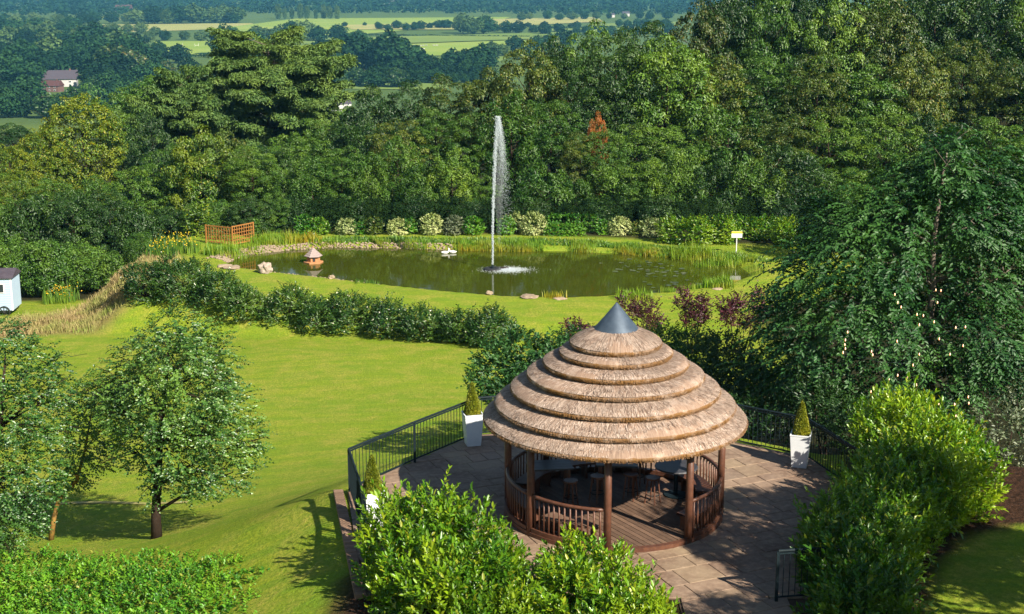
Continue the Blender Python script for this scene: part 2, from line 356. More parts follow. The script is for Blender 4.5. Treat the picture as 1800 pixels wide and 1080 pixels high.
def aty(px, py, Y):
    d = ray(px, py); t = Y/d[1]; return Vector((d[0]*t, Y, CAMH+d[2]*t))
def hit(px, py):
    d = ray(px, py)
    t = np.concatenate([np.arange(20, 200, 0.2), np.arange(200, 5000, 4.0)])
    z = CAMH+d[2]*t; g = height(d[0]*t, d[1]*t)
    i = int(np.argmax(z < g)) if (z < g).any() else len(t)-1
    return Vector((d[0]*t[i], d[1]*t[i], float(g[i])))

# ground sheet
def axis(parts):
    out = []
    for a, b_, s in parts: out += list(np.arange(a, b_, s))
    return np.array(out+[parts[-1][1]])
gx = axis([(-20000, -4000, 2000), (-4000, -1000, 250), (-1000, -300, 40), (-300, -60, 8), (-60, -30, 1.5), (-30, 22, 0.4), (22, 60, 1.5), (60, 300, 8), (300, 1000, 40), (1000, 4000, 250), (4000, 20000, 2000)])
gy = axis([(-3000, -100, 300), (-100, 0, 10), (0, 20, 1.0), (20, 100, 0.4), (100, 130, 1.0), (130, 300, 4), (300, 1200, 15), (1200, 4000, 150), (4000, 24000, 2000)])
GX, GY = np.meshgrid(gx, gy)
GZ = height(GX, GY)
nx, ny = len(gx), len(gy)
V = np.stack([GX.ravel(), GY.ravel(), GZ.ravel()], 1)
ii = (np.arange(ny-1)[:, None]*nx+np.arange(nx-1)[None, :]).ravel()
ground_me = mesh_np('ground', V, np.stack([ii, ii+1, ii+nx+1, ii+nx], 1), smooth=True)
# zones: r = woodland floor, g = mulch, b = valley pasture
dpl = sdf_poly(PLATEAU, GX, GY).ravel(); dpo = sdf_poly(POND, GX, GY).ravel()
X_, Y_ = GX.ravel(), GY.ravel()
MULCH = [(5.2, 22), (5.6, 27), (7.6, 31), (9.0, 36.2), (14, 36.5), (14, 31), (11.7, 30.6), (10.2, 29.9), (8.9, 28.0), (7.9, 25), (7.3, 22), (7.0, 20)]
MULCH2 = [(-3.9, 20), (-3.6, 27.7), (-3.0, 28.4), (3.6, 28.0), (3.6, 20)]
WOODP = [(-60, 93), (-30, 91.5), (-24.5, 90), (-24, 99), (-12, 100.3), (0, 99.5), (9, 98), (14, 95.8), (24, 95), (24, 84), (13.5, 76), (13, 60), (5, 55), (1.5, 44), (3, 39), (7, 37.6), (9.5, 36.5), (60, 34), (400, 80), (400, 500), (-400, 500), (-200, 110)]
wood = 1-ss(-0.6, 1.0, sdf_poly(WOODP, X_, Y_))
mul = np.maximum(1-ss(-0.15, 0.2, sdf_poly(MULCH, X_, Y_)), 1-ss(-0.15, 0.2, sdf_poly(MULCH2, X_, Y_)))
val = ss(250, 700, Y_)
dryp = sdf_poly([(-33, 76), (-24, 78), (-20.5, 83), (-22.5, 92), (-25, 92), (-28, 85), (-33, 80)], X_, Y_)
dry = 1-ss(-1.0, 1.5, dryp)
ca = ground_me.color_attributes.new('zone', 'FLOAT_COLOR', 'POINT')
ca.data.foreach_set('color', np.stack([wood, mul, val, dry], 1).astype(np.float32).ravel())
m, nt, b = nodemat('ground')
at = N(nt, 'ShaderNodeAttribute', attribute_name='zone'); sp = N(nt, 'ShaderNodeSeparateColor'); nt.links.new(at.outputs['Color'], sp.inputs[0])
geo = N(nt, 'ShaderNodeNewGeometry'); pos = geo.outputs['Position']
big = noise_tex(nt, 0.13, 4, 0.6, vec=pos); med = noise_tex(nt, 0.9, 5, 0.65, vec=pos); fine = noise_tex(nt, 9, 5, 0.75, vec=pos); vfine = noise_tex(nt, 45, 3, 0.8, vec=pos)
mp = N(nt, 'ShaderNodeMapping'); nt.links.new(pos, mp.inputs[0]); mp.inputs['Rotation'].default_value = (0, 0, R(24)); mp.inputs['Scale'].default_value = (0.25, 2.2, 1)
stre = noise_tex(nt, 1.0, 4, 0.6, vec=mp.outputs[0])
lawn = mixc(nt, ramp(nt, big, [(0.35, (0, 0, 0)), (0.65, (1, 1, 1))]), (0.270, 0.360, 0.024), (0.370, 0.410, 0.032))
lawn = mixc(nt, ramp(nt, stre, [(0.42, (0, 0, 0)), (0.60, (0.95, 0.95, 0.95))]), lawn, (0.200, 0.325, 0.024))
lawn = mixc(nt, ramp(nt, med, [(0.44, (0, 0, 0)), (0.68, (0.95, 0.95, 0.95))]), lawn, (0.46, 0.40, 0.075))
lawn = mixc(nt, ramp(nt, fine, [(0.38, (0.9, 0.9, 0.9)), (0.6, (0, 0, 0))]), lawn, (0.165, 0.255, 0.016))
lawn = mixc(nt, ramp(nt, vfine, [(0.35, (0.45, 0.45, 0.45)), (0.6, (0, 0, 0))]), lawn, (0.09, 0.14, 0.01))
wd = mixc(nt, fine, (0.020, 0.026, 0.008), (0.045, 0.040, 0.016))
ml_ = mixc(nt, ramp(nt, fine, [(0.4, (0, 0, 0)), (0.65, (1, 1, 1))]), (0.022, 0.012, 0.007), (0.085, 0.042, 0.024))
vl = mixc(nt, noise_tex(nt, 0.006, 5, 0.6, vec=pos), (0.06, 0.105, 0.025), (0.10, 0.15, 0.035))
dr = mixc(nt, fine, (0.20, 0.15, 0.06), (0.36, 0.25, 0.11))
col = mixc(nt, sp.outputs[0], lawn, wd); col = mixc(nt, sp.outputs[1], col, ml_); col = mixc(nt, sp.outputs[2], col, vl)
col = mixc(nt, at.outputs['Alpha'], col, dr)
nt.links.new(col, b.inputs['Base Color']); b.inputs['Roughness'].default_value = 0.9; b.inputs['Specular IOR Level'].default_value = 0.1
bump(nt, b, fine, 0.9, 0.12)
ground_me.materials.append(MATS['ground'])
tag(mobj('ground', ground_me), kind='structure')

ps = [(20, 892), (90, 889), (150, 886), (200, 886), (260, 887), (330, 884)]
W3 = [hit(*p) for p in ps]; tag(MB().add([(p.x, p.y+d, h1(p.x, p.y+d)+.02) for p in W3 for d in (-.14, .14)], [(2*i, 2*i+2, 2*i+3, 2*i+1) for i in range(len(ps)-1)]).obj('worn_path', 'dirt_path'), kind='structure')
# pond water
bm = bmesh.new()
P = [(x*1.0, y, POND_Z) for x, y in POND]
cx, cy_ = sum(p[0] for p in POND)/len(POND), sum(p[1] for p in POND)/len(POND)
vs = [bm.verts.new((cx+(x-cx)*1.05, cy_+(y-cy_)*1.07, POND_Z)) for x, y in POND]; bm.faces.new(vs)
me = bpy.data.meshes.new('pond_water'); bm.to_mesh(me); bm.free(); me.materials.append(MATS['pond_water'])
tag(mobj('pond_water', me), kind='structure')

# ------------------------------------------------------------------ foliage generators
def unit(a): return a/np.maximum(np.linalg.norm(a, axis=-1, keepdims=True), 1e-9)
def leaves(P, T, Nn, L, W, fine=False, fold=0.25, droop=0.12):
    n = len(P); Nn = unit(Nn-T*np.sum(Nn*T, 1, keepdims=True)); S = np.cross(T, Nn)
    L = np.broadcast_to(np.asarray(L, float), (n,))[:, None]; W = np.broadcast_to(np.asarray(W, float), (n,))[:, None]
    if not fine:
        m_ = P+T*L*0.5+Nn*W*fold
        V = np.stack([P, m_+S*W*0.5, P+T*L-Nn*L*droop, m_-S*W*0.5], 1).reshape(-1, 3)
        k = np.arange(n)[:, None]*4
        F = np.concatenate([k+[[0, 1, 2]], k+[[0, 2, 3]]], 1).reshape(-1, 3)
    else:
        a = P+T*L*0.28+Nn*W*fold; b_ = P+T*L*0.68+Nn*W*fold*0.8-Nn*L*droop*0.4
        V = np.stack([P, a+S*W*0.45, b_+S*W*0.42, P+T*L-Nn*L*droop, b_-S*W*0.42, a-S*W*0.45], 1).reshape(-1, 3)
        k = np.arange(n)[:, None]*6
        F = np.concatenate([k+[[0, 1, 2, 3]], k+[[0, 3, 4, 5]]], 1).reshape(-1, 4)
    return V, F
def join(parts):
    Vs, Fs, n = [], [], 0
    for V, F in parts:
        Vs.append(V); Fs.append(F+n); n += len(V)
    return np.concatenate(Vs), np.concatenate(Fs)
def rdir(n, up=0.0):
    v = rng.normal(size=(n, 3)); v[:, 2] += up; return unit(v)
def fib(n):
    i = np.arange(n)+0.5; z = 1-2*i/n; a = PI*(1+5**0.5)*i; r = np.sqrt(1-z*z)
    return np.stack([r*np.cos(a), r*np.sin(a), z], 1)
def clump_leaves(C, CR, nper, L, W, up=0.5, flat=1.0, spread=0.55, droop=0.12, tipdir=None, center=None):
    """leaves over the outside of small clumps; C centres, CR radii"""
    n = len(C); tot = n*nper
    c = np.repeat(C, nper, 0); r = np.repeat(CR, nper)[:, None]
    out = unit(c-(center if center is not None else C.mean(0)))
    u = unit(rng.normal(size=(tot, 3))+out*0.55+np.array([0, 0, 0.35]))
    p = c+u*r*(0.55+0.5*rng.random((tot, 1))**0.6)*np.array([1, 1, flat])
    Nn = unit(u+np.array([0, 0, up])+rng.normal(size=(tot, 3))*spread)
    T = rng.normal(size=(tot, 3))+u*0.6
    if tipdir is not None: T = T+np.array(tipdir)
    T = unit(T-Nn*np.sum(T*Nn, 1, keepdims=True))
    s = rng.uniform(0.7, 1.25, tot)
    return leaves(p, T, Nn, L*s, W*s, droop=droop)
def twig_leaves(B, D, Lt, per, L, W, droop=0.3, ang=0.9, fine=False, whorl=False, fold=0.25, t0=0.1, upn=1.0, No=None):
    """leaves set along twigs: B base, D direction"""
    n = len(B); t = np.tile(np.linspace(t0, 1, per), n)[:, None]; k = np.tile(np.arange(per), n)
    b_ = np.repeat(B, per, 0); d = np.repeat(D, per, 0); lt = np.repeat(np.broadcast_to(Lt, (n,)), per)[:, None]
    p = b_+d*lt*t; p[:, 2] -= (droop*lt*t*t)[:, 0]
    dd = d.copy(); dd[:, 2] -= (2*droop*t)[:, 0]; dd = unit(dd)
    a = unit(np.cross(dd, np.array([0.01, 0.02, 1.0]))); c = np.cross(dd, a)
    if whorl: th = (k*2.4+np.repeat(rng.random(n)*6.28, per))[:, None]; side = a*np.cos(th)+c*np.sin(th)
    else: side = a*np.where(k % 2 == 0, 1, -1)[:, None]+rng.normal(size=p.shape)*0.25
    tilt = (ang*(1.15-0.75*t)) if whorl else ang
    T = unit(dd+side*tilt+rng.normal(size=p.shape)*0.15)
    Nn = (dd*0.9+np.array([0, 0, 0.5]) if whorl else np.array([0, 0, upn])+dd*0.2)+rng.normal(size=p.shape)*0.28
    if No is not None: Nn = Nn*.45+np.repeat(No, per, 0)*.8
    s = rng.uniform(0.7, 1.2, len(p))
    return leaves(p, T, unit(Nn), L*s, W*s, fine=fine, fold=fold)
def lumps_surface(lumps, dens, zmin=None):
    """points and outward normals over the outside of a union of ellipsoids"""
    Ps, Ns = [], []
    Lm = np.array(lumps, float)
    for i, (x, y, z, a, b_, c) in enumerate(lumps):
        area = 4*PI*(((a*b_)**1.6+(a*c)**1.6+(b_*c)**1.6)/3)**(1/1.6)
        n = int(area*dens); u = rdir(n)
        wgt = np.sqrt((u[:, 0]/a)**2+(u[:, 1]/b_)**2+(u[:, 2]/c)**2)*min(a, b_, c)
        u = u[rng.random(n) < np.clip(wgt*1.0, 0.25, 1)]
        p = u*[a, b_, c]+[x, y, z]; nn = unit(u/[a, b_, c])
        keep = np.ones(len(p), bool)
        for j, q in enumerate(Lm):
            if j != i: keep &= (((p-q[:3])/(q[3:]*0.97))**2).sum(1) > 1
        if zmin is not None: keep &= p[:, 2] > zmin
        Ps.append(p[keep]); Ns.append(nn[keep])
    return np.concatenate(Ps), np.concatenate(Ns)
def limbs(mb, base, top, r, n, spread, z0, z1, rng_=random, seg=3):
    """trunk and limbs"""
    k = 7; pts = [(base[0]+(top[0]-base[0])*i/k+rng_.uniform(-.04, .04)*k*(i > 0)*r*2, base[1]+(top[1]-base[1])*i/k+rng_.uniform(-.04, .04)*k*(i > 0)*r*2, base[2]+(top[2]-base[2])*i/k) for i in range(k+1)]
    mb.tube(pts, [r*(1-0.8*i/k)*(1.35 if i == 0 else 1) for i in range(k+1)], 9)
    for i in range(n):
        f = z0+(z1-z0)*(i+0.5)/n; a = i*2.4+rng_.uniform(-.4, .4)
        j = min(int(f*k), k-1); u = f*k-j
        s = Vector(pts[j]).lerp(Vector(pts[j+1]), u); L = spread*(1-0.5*abs(f-0.5))*rng_.uniform(.7, 1.05)
        e = s+Vector((math.cos(a)*L, math.sin(a)*L, L*rng_.uniform(.35, .8)))
        mid = s.lerp(e, .5)+Vector((0, 0, L*0.08)); rr = r*(1-0.75*f)*0.5
        mb.tube([s, mid, e], [rr, rr*.65, rr*.2], 6)
        for q in range(2):
            a2 = a+rng_.uniform(-.9, .9); m2 = mid.lerp(e, rng_.random())
            mb.tube([m2, m2+Vector((math.cos(a2), math.sin(a2), rng_.uniform(.3, 1)))*L*.4], [rr*.4, rr*.1], 5)
    return mb

ARCH = {}
def arch_broad(name, seed, W, H, ncl, cr, nper, L, low=0.16, lump=0.16, flat=0.8, ax=(1, 1), tipdir=None, wl=0.55, up=0.5, inner=0.3, ztop=1.0):
    global rng
    rng = np.random.default_rng(seed); random.seed(seed)
    cz = H*(low+1)/2; rz = H*(1-low)/2
    u = fib(ncl)+rng.normal(size=(ncl, 3))*0.10; u = unit(u)
    big = rdir(6, 0.4); bump_ = np.max(u@big.T, 1); rad = 0.80+lump*(bump_-0.5)*2*0.5+rng.uniform(-0.10, 0.08, ncl)
    C = u*np.array([W/2-cr*0.6, W/2-cr*0.6, rz-cr*0.5])*rad[:, None]*1.08+[0, 0, cz]
    ni = int(ncl*inner); ui = rdir(ni)
    Ci = ui*np.array([W/2, W/2, rz])*rng.uniform(0.3, 0.7, (ni, 1))+[0, 0, cz]
    C = np.concatenate([C, Ci]); CR = cr*rng.uniform(0.65, 1.3, len(C))
    V, F = clump_leaves(C, CR, nper, L, L*wl, up=up, flat=flat, tipdir=tipdir, center=np.array([0, 0, cz*0.75]))
    crown = mesh_np(name+'_crown', V, F, 'mid')
    mb = limbs(MB(), (0, 0, -0.6), (0.1, 0.1, H*0.82), max(0.12, W*0.028), 9, W*0.42, 0.2, 0.95)
    ARCH[name] = (crown, mb.mesh(name+'_trunk', 'bark_dark', True), W, H)
arch_broad('oak', 11, 10, 11.5, 95, 0.95, 170, 0.27, flat=.5, up=.9)
arch_broad('oak_b', 12, 10, 11.5, 75, 1.1, 210, 0.27, lump=0.4, flat=.55, up=.8)
arch_broad('ash', 13, 9, 12, 110, 0.72, 130, 0.26, lump=0.45, flat=0.55, wl=0.42, up=.8)
arch_broad('ash_b', 14, 9, 12, 100, 0.8, 145, 0.26, lump=0.4, flat=0.45, wl=0.42, up=.9)
arch_broad('chestnut', 15, 10, 12, 420, 0.42, 55, 0.24, low=0.05, lump=0.03, flat=0.7, up=0.8, wl=0.5)
arch_broad('willow', 16, 5, 8, 62, 0.5, 150, 0.24, low=0.05, lump=0.3, flat=1.7, tipdir=(0, 0, 1.2), wl=0.3, up=0.1)
arch_broad('willow_b', 17, 5, 8, 52, 0.55, 170, 0.24, low=0.05, lump=0.38, flat=1.5, tipdir=(0, 0, 1.0), wl=0.35, up=0.1)
arch_broad('shrub', 18, 4.5, 3.6, 70, 0.5, 120, 0.16, low=0.0, lump=0.25, wl=0.5)
arch_broad('shrub_b', 19, 4.5, 3.6, 55, 0.6, 140, 0.17, low=0.0, lump=0.32, flat=1.1, wl=0.42, tipdir=(0, 0, .5))
arch_broad('farcrown', 20, 12, 11, 42, 1.7, 30, 1.15, low=0.06, lump=0.3, wl=0.8, inner=0.4)
arch_broad('farcrown_b', 21, 12, 11, 34, 2.0, 34, 1.2, low=0.04, lump=0.4, wl=0.8, inner=0.4, flat=0.7)
arch_broad('poplar', 22, 6, 14, 40, 1.1, 30, 0.9, low=0.03, lump=0.2, wl=0.7, flat=1.6)

def plant_tree(arch, px, ytop, wpx, Y, mat, label, cat='tree', group=None, name='broadleaf_tree', rz=None, hmin=2.0, bark=None, zg=None, sink=0.0):
    crown, trunk, W, H = ARCH[arch]
    top = aty(px, ytop, Y); g = h1(top.x, Y)-sink if zg is None else zg
    Hh = max(top.z-g, hmin); depth = math.hypot(Y, top.x*0)+0.0
    depth = (Y*math.cos(PITCH)+(CAMH-(top.z+g)/2)*math.sin(PITCH))
    Wm = wpx/FPX*depth
    ar_ = 0.95*H/W*Wm
    if Hh < ar_: g -= ar_-Hh; Hh = ar_
    t = thing(name, label, cat, (top.x, Y, g), 0, group)
    rz = random.uniform(0, 6.28) if rz is None else rz
    s = (Wm/W, Wm/W*random.uniform(0.9, 1.1), Hh/H)
    tr = mobj('trunk', trunk, t, rot=(0, 0, rz), scale=s)
    if bark: setmat(tr, bark)
    setmat(mobj('crown', crown, t, rot=(0, 0, rz), scale=s), mat)
    return t

ORD = ['first', 'second', 'third', 'fourth', 'fifth', 'sixth', 'seventh', 'eighth', 'ninth', 'tenth', 'eleventh', 'twelfth', 'thirteenth', 'fourteenth', 'fifteenth', 'sixteenth', 'seventeenth', 'eighteenth', 'nineteenth', 'twentieth'] + ['%s-%s' % (a, b) for a in ('twenty', 'thirty', 'forty', 'fifty') for b in ('first', 'second', 'third', 'fourth', 'fifth', 'sixth', 'seventh', 'eighth', 'ninth', 'next')]
LOOK = {'mid': 'mid green', 'bright': 'fresh bright green', 'olive': 'olive yellowing', 'brown': 'brownish green', 'dark': 'very dark green', 'yellow': 'yellow-green', 'orange': 'orange autumn', 'far': 'dark blue-green', 'farlight': 'pale grey-green', 'silver': 'silvery green', 'pale': 'cream-green', 'deep': 'shade-tinted deep green'}
def row(items, Y, where, group, kinds, name='broadleaf_tree', cat='tree', form=None, jitY=3.0):
    items = sorted(items)
    for i, (px, yt, w, mat) in enumerate(items):
        k = kinds[i % len(kinds)]
        f = form or {'oak': 'rounded tree', 'oak_b': 'billowy tree', 'ash': 'feathery tree', 'ash_b': 'loose-crowned tree', 'willow': 'upright willowy tree', 'willow_b': 'bushy upright tree', 'shrub': 'dense shrub', 'shrub_b': 'shaggy shrub', 'chestnut': 'domed tree'}[k]
        plant_tree(k, px, yt, w, Y+random.uniform(-jitY, jitY), mat, '%s %s, %s %s' % (LOOK[mat], f, ORD[i], where), cat, group, name)
# ------------------------------------------------------------------ woodland behind the pond (trees, one by one)
GW = 'trees of the wood behind the pond'
# front row right behind the clipped pond shrubs
row([(500, 300, 90, 'mid'), (548, 285, 80, 'bright'), (600, 262, 95, 'mid'), (648, 268, 100, 'bright'), (700, 250, 95, 'mid'), (745, 290, 90, 'mid'), (795, 272, 95, 'bright'), (845, 315, 85, 'mid'), (900, 322, 95, 'dark'), (955, 300, 120, 'mid'), (1015, 315, 110, 'mid'), (1075, 300, 115, 'mid'), (1135, 285, 115, 'mid'), (1195, 265, 120, 'mid'), (1258, 290, 120, 'dark'), (1325, 280, 130, 'mid'), (1400, 270, 140, 'dark'), (1480, 300, 150, 'mid')],
    105.5, 'in the row behind the pond, from the trellis', GW, ['willow', 'willow_b', 'ash_b', 'willow', 'willow_b'], jitY=1.2)
row([(470, 262, 130, 'dark'), (545, 245, 110, 'mid'), (620, 228, 120, 'dark'), (700, 215, 120, 'olive'), (765, 195, 110, 'mid'), (830, 205, 110, 'mid'), (900, 175, 130, 'mid'), (970, 182, 120, 'mid'), (1120, 222, 130, 'mid'), (1190, 230, 140, 'mid'), (1280, 200, 150, 'mid'), (1370, 205, 150, 'olive'), (1460, 210, 160, 'mid'), (1560, 205, 150, 'mid'), (1650, 215, 150, 'dark'), (1750, 215, 160, 'mid'), (1850, 200, 170, 'dark')],
    113, 'in the second wood row, from the cedar', GW, ['ash_b', 'ash', 'willow_b', 'ash'], jitY=1.5)
plant_tree('oak_b', 1050, 207, 40, 110.5, 'orange', 'small orange autumn tree top among green trees behind the pond', 'tree', GW)
plant_tree('ash', 1062, 232, 90, 108.5, 'mid', 'green tree in front of the small orange-topped tree behind the pond', 'tree', GW)
plant_tree('ash_b', 1020, 236, 80, 108.8, 'olive', 'olive tree left in front of the small orange-topped tree', 'tree', GW)
row([(655, 165, 130, 'dark'), (725, 150, 120, 'dark'), (790, 140, 140, 'olive'), (860, 115, 120, 'olive'), (930, 88, 130, 'olive'), (1000, 105, 140, 'dark'), (1085, 62, 160, 'dark'), (1175, 58, 180, 'bright'), (1265, 115, 150, 'olive'), (1350, 108, 160, 'mid'), (1440, 100, 150, 'olive'), (1530, 110, 160, 'mid'), (1610, 92, 130, 'olive'), (1695, 78, 150, 'olive'), (1790, 110, 160, 'olive'), (1880, 90, 170, 'mid'), (2000, 90, 190, 'dark'), (2140, 90, 190, 'mid')],
    123, 'in the third wood row, from the cedar', GW, ['oak_b', 'ash', 'ash_b', 'oak'], jitY=2)
row([(975, 58, 110, 'dark'), (1045, 55, 130, 'mid'), (1140, 45, 130, 'dark'), (1230, 22, 120, 'brown'), (1275, -15, 130, 'dark'), (1350, -8, 150, 'mid'), (1425, 10, 120, 'dark'), (1480, 5, 140, 'bright'), (1560, -12, 150, 'olive'), (1650, -20, 160, 'dark'), (1750, -25, 170, 'dark'), (1850, -30, 170, 'mid')],
    139, 'in the fourth hillside row, from the valley', GW, ['oak', 'oak_b', 'ash', 'oak_b'])
row([(1265, -30, 100, 'dark'), (1330, -55, 150, 'dark'), (1420, -60, 160, 'dark'), (1520, -75, 170, 'mid'), (1620, -80, 170, 'dark'), (1730, -90, 180, 'dark'), (1840, -95, 190, 'dark'), (1980, -90, 200, 'mid'), (2130, -90, 200, 'dark')],
    158, 'along the hill crest, from the valley', GW, ['oak', 'oak_b'])
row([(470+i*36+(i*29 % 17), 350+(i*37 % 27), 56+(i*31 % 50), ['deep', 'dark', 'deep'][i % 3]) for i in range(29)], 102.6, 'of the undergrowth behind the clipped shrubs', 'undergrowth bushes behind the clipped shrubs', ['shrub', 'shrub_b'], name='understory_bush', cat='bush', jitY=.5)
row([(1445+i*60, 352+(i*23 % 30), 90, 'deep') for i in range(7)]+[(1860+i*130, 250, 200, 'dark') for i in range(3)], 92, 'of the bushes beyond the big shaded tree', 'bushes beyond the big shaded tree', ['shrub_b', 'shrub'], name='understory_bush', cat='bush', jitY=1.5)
# woodland to the left of the pond
GL = 'trees and bushes beyond the lower lawn'
row([(18, 425, 110, 'bright'), (78, 418, 110, 'mid'), (140, 432, 105, 'bright'), (200, 440, 100, 'mid'), (250, 445, 70, 'mid')],
    94, 'along the lawn edge, from the hut', GL, ['shrub_b', 'shrub'], name='hedgerow_shrub', cat='shrub', jitY=0.8)
row([(0, 352, 110, 'mid'), (60, 340, 120, 'dark'), (125, 330, 120, 'dark'), (190, 338, 110, 'dark'), (245, 365, 110, 'dark'), (300, 362, 110, 'dark'), (350, 372, 80, 'mid'), (390, 350, 85, 'mid'), (440, 345, 80, 'dark'), (480, 340, 70, 'mid')],
    101.5, 'in the dark thicket, from the hut', GL, ['ash_b', 'shrub', 'oak'], jitY=1.5)
row([(20, 310, 100, 'yellow'), (90, 318, 110, 'mid'), (170, 318, 110, 'mid'), (235, 300, 110, 'mid'), (290, 262, 120, 'mid'), (350, 235, 120, 'yellow'), (400, 240, 110, 'olive'), (440, 262, 100, 'mid'), (505, 268, 110, 'dark'), (560, 270, 80, 'mid')],
    111, 'in the row below the cedar, from the hut', GL, ['ash', 'ash_b', 'oak_b'])
row([(240, 262, 80, 'dark'), (262, 205, 80, 'dark'), (560, 215, 120, 'mid'), (500, 235, 120, 'mid'), (610, 205, 100, 'dark')],
    130, 'round the cedar foot, counted from the domed trees', GL, ['oak', 'ash'])
plant_tree('chestnut', 138, 158, 165, 148, 'yellow', 'big dome-shaped yellow-green tree with dense leaf tufts, behind the thicket', 'tree', GL, name='chestnut_tree')
plant_tree('chestnut', 72, 222, 120, 144, 'yellow', 'lower yellowing dome tree leaning against the big dome-shaped one', 'tree', GL, name='chestnut_tree')
plant_tree('chestnut', 15, 250, 110, 140, 'yellow', 'golden-green rounded tree at the edge of the picture beside the dome trees', 'tree', GL, name='chestnut_tree')
row([(20, 215, 90, 'dark'), (265, 130, 120, 'mid'), (215, 165, 100, 'mid'), (560, 150, 110, 'mid'), (600, 190, 110, 'mid')],
    215, 'in the row beyond the cedar, from the hut', GL, ['oak', 'oak_b'])

# cedar of Lebanon: flat tiers
def cedar(name, label, px, ytop, wpx, Y, seed, tiers, leaders):
    global rng
    rng = np.random.default_rng(seed); random.seed(seed)
    top = aty(px, ytop, Y); g = h1(top.x, Y); H = top.z-g; Rr = wpx/FPX*(Y+2)/2
    t = thing(name, label, 'tree', (top.x, Y, g), 0, None)
    mb = MB(); mb.tube([(0, 0, -.5), (.2, 0, H*.3), (-.2, .1, H*.6), (0.1, 0, H*.97)], [.7, .5, .35, .08], 10)
    C, CR, T = [], [], []
    for i in range(tiers):
        f = 0.18+0.80*i/(tiers-1); rr = Rr*(1.0-0.50*max(f-.3, 0)**2.0/.49)*random.uniform(.78, 1.08); nb = random.randint(16, 20)
        for k in range(nb):
            a = k*2*PI/nb+i*0.9+random.uniform(-.6, .6); L = rr*random.uniform(.6, 1.08); z = H*f+random.uniform(-1.7, 1.4)
            e = (math.cos(a)*L, math.sin(a)*L, z+L*random.uniform(-.05, .30)-L*L*0.012)
            mb.tube([(0, 0, z-L*.18), (e[0]*.5, e[1]*.5, z), e], [.17*(1.2-f), .1*(1.2-f), .03], 6)
            n = int(L*3.0)
            for q in range(n):
                s = 0.3+0.75*q/n; wv = (0.2+0.5*math.sin(PI*min(s, .95)))*L*0.17
                for sg in (-1, 0, 1):
                    o = sg*wv*random.uniform(.6, 1.2)
                    C.append((e[0]*s-math.sin(a)*o, e[1]*s+math.cos(a)*o, z+(e[2]-z)*s*s+random.uniform(-.3, .3)-abs(o)*.12)); CR.append(random.uniform(.3, .75))
    C = np.array(C); CR = np.array(CR); nper = 24
    V, F = clump_leaves(C, CR, nper, 0.36, 0.11, up=1.1, flat=0.45, spread=.5, droop=0.3, center=np.array([0, 0, H*.3]))
    mb.obj('trunk', 'bark_grey', t, True)
    mobj('crown', mesh_np(name+'_crown', V, F, 'cedar'), t)
    return t
cedar('cedar_tree', 'large grey-green cedar with flat layered branches, rising above the wood', 470, 76, 400, 172, 31, 10, 1)
cedar('cedar_tree', 'smaller layered cedar in front of the large cedar on its chestnut side', 318, 146, 235, 162, 32, 9, 1)

# ------------------------------------------------------------------ valley
def poly_obj(name, pts, z, mat):
    bm = bmesh.new(); vs = [bm.verts.new(p) for p in pts]; bm.faces.new(vs)
    if bm.faces[:][0].normal.z < 0: bmesh.ops.reverse_faces(bm, faces=bm.faces[:])
    me = bpy.data.meshes.new(name); bm.to_mesh(me); bm.free(); me.materials.append(MATS[mat]); return mobj(name, me)
def fieldmat(n, c1, c2):
    m, nt, b = nodemat(n); g = N(nt, 'ShaderNodeNewGeometry')
    mp = N(nt, 'ShaderNodeMapping'); nt.links.new(g.outputs['Position'], mp.inputs[0]); mp.inputs['Scale'].default_value = (0.004, 0.015, 1)
    nz = noise_tex(nt, 1.0, 7, 0.65, vec=mp.outputs[0]); nt.links.new(ramp(nt, nz, [(0.35, c1), (0.65, c2)]), b.inputs['Base Color'])
    b.inputs['Roughness'].default_value = 0.95; b.inputs['Specular IOR Level'].default_value = 0.05
fieldmat('field_green', (0.13, 0.20, 0.045), (0.19, 0.25, 0.06)); fieldmat('field_bright', (0.20, 0.29, 0.045), (0.27, 0.33, 0.07))
fieldmat('field_straw', (0.38, 0.34, 0.13), (0.28, 0.30, 0.09)); fieldmat('field_dark', (0.06, 0.12, 0.035), (0.10, 0.16, 0.04))
fields = [('field_straw', [(110, 44), (440, 41), (480, 48), (130, 60)]), ('field_bright', [(400, 48), (520, 33), (900, 30), (860, 40), (640, 60), (400, 70)]),
          ('field_bright', [(270, 73), (380, 72), (384, 97), (285, 97)]), ('field_straw', [(600, 44), (800, 40), (800, 52), (620, 52)]),
          ('field_green', [(420, 72), (1000, 56), (1010, 66), (420, 86)]), ('field_bright', [(500, 78), (950, 68), (930, 84), (860, 97), (500, 100)]),
          ('field_green', [(540, 104), (900, 99), (870, 112), (545, 116)]), ('field_straw', [(850, 34), (1050, 30), (1060, 38), (860, 48)]),
          ('field_green', [(1040, 42), (1190, 38), (1180, 56), (1030, 60)]), ('field_dark', [(530, 118), (860, 120), (840, 132), (560, 134)]),
          ('field_green', [(580, 142), (800, 148), (780, 158), (585, 156)]), ('field_straw', [(180, 30), (260, 29), (262, 34), (190, 36)]),
          ('field_dark', [(20, 190), (80, 188), (90, 215), (10, 220)]), ('field_green', [(930, 50), (1050, 47), (1050, 52), (930, 56)])]
for i, (mt, pts) in enumerate(fields):
    ps = [hit(*p) for p in pts]; zz = max(h1(p.x, p.y) for p in ps)
    if zz < -60:
        ps = [atz(p[0], p[1], -69.6+0.25*(i % 5)) for p in pts]
        tag(poly_obj('field', ps, 0, mt), kind='structure')
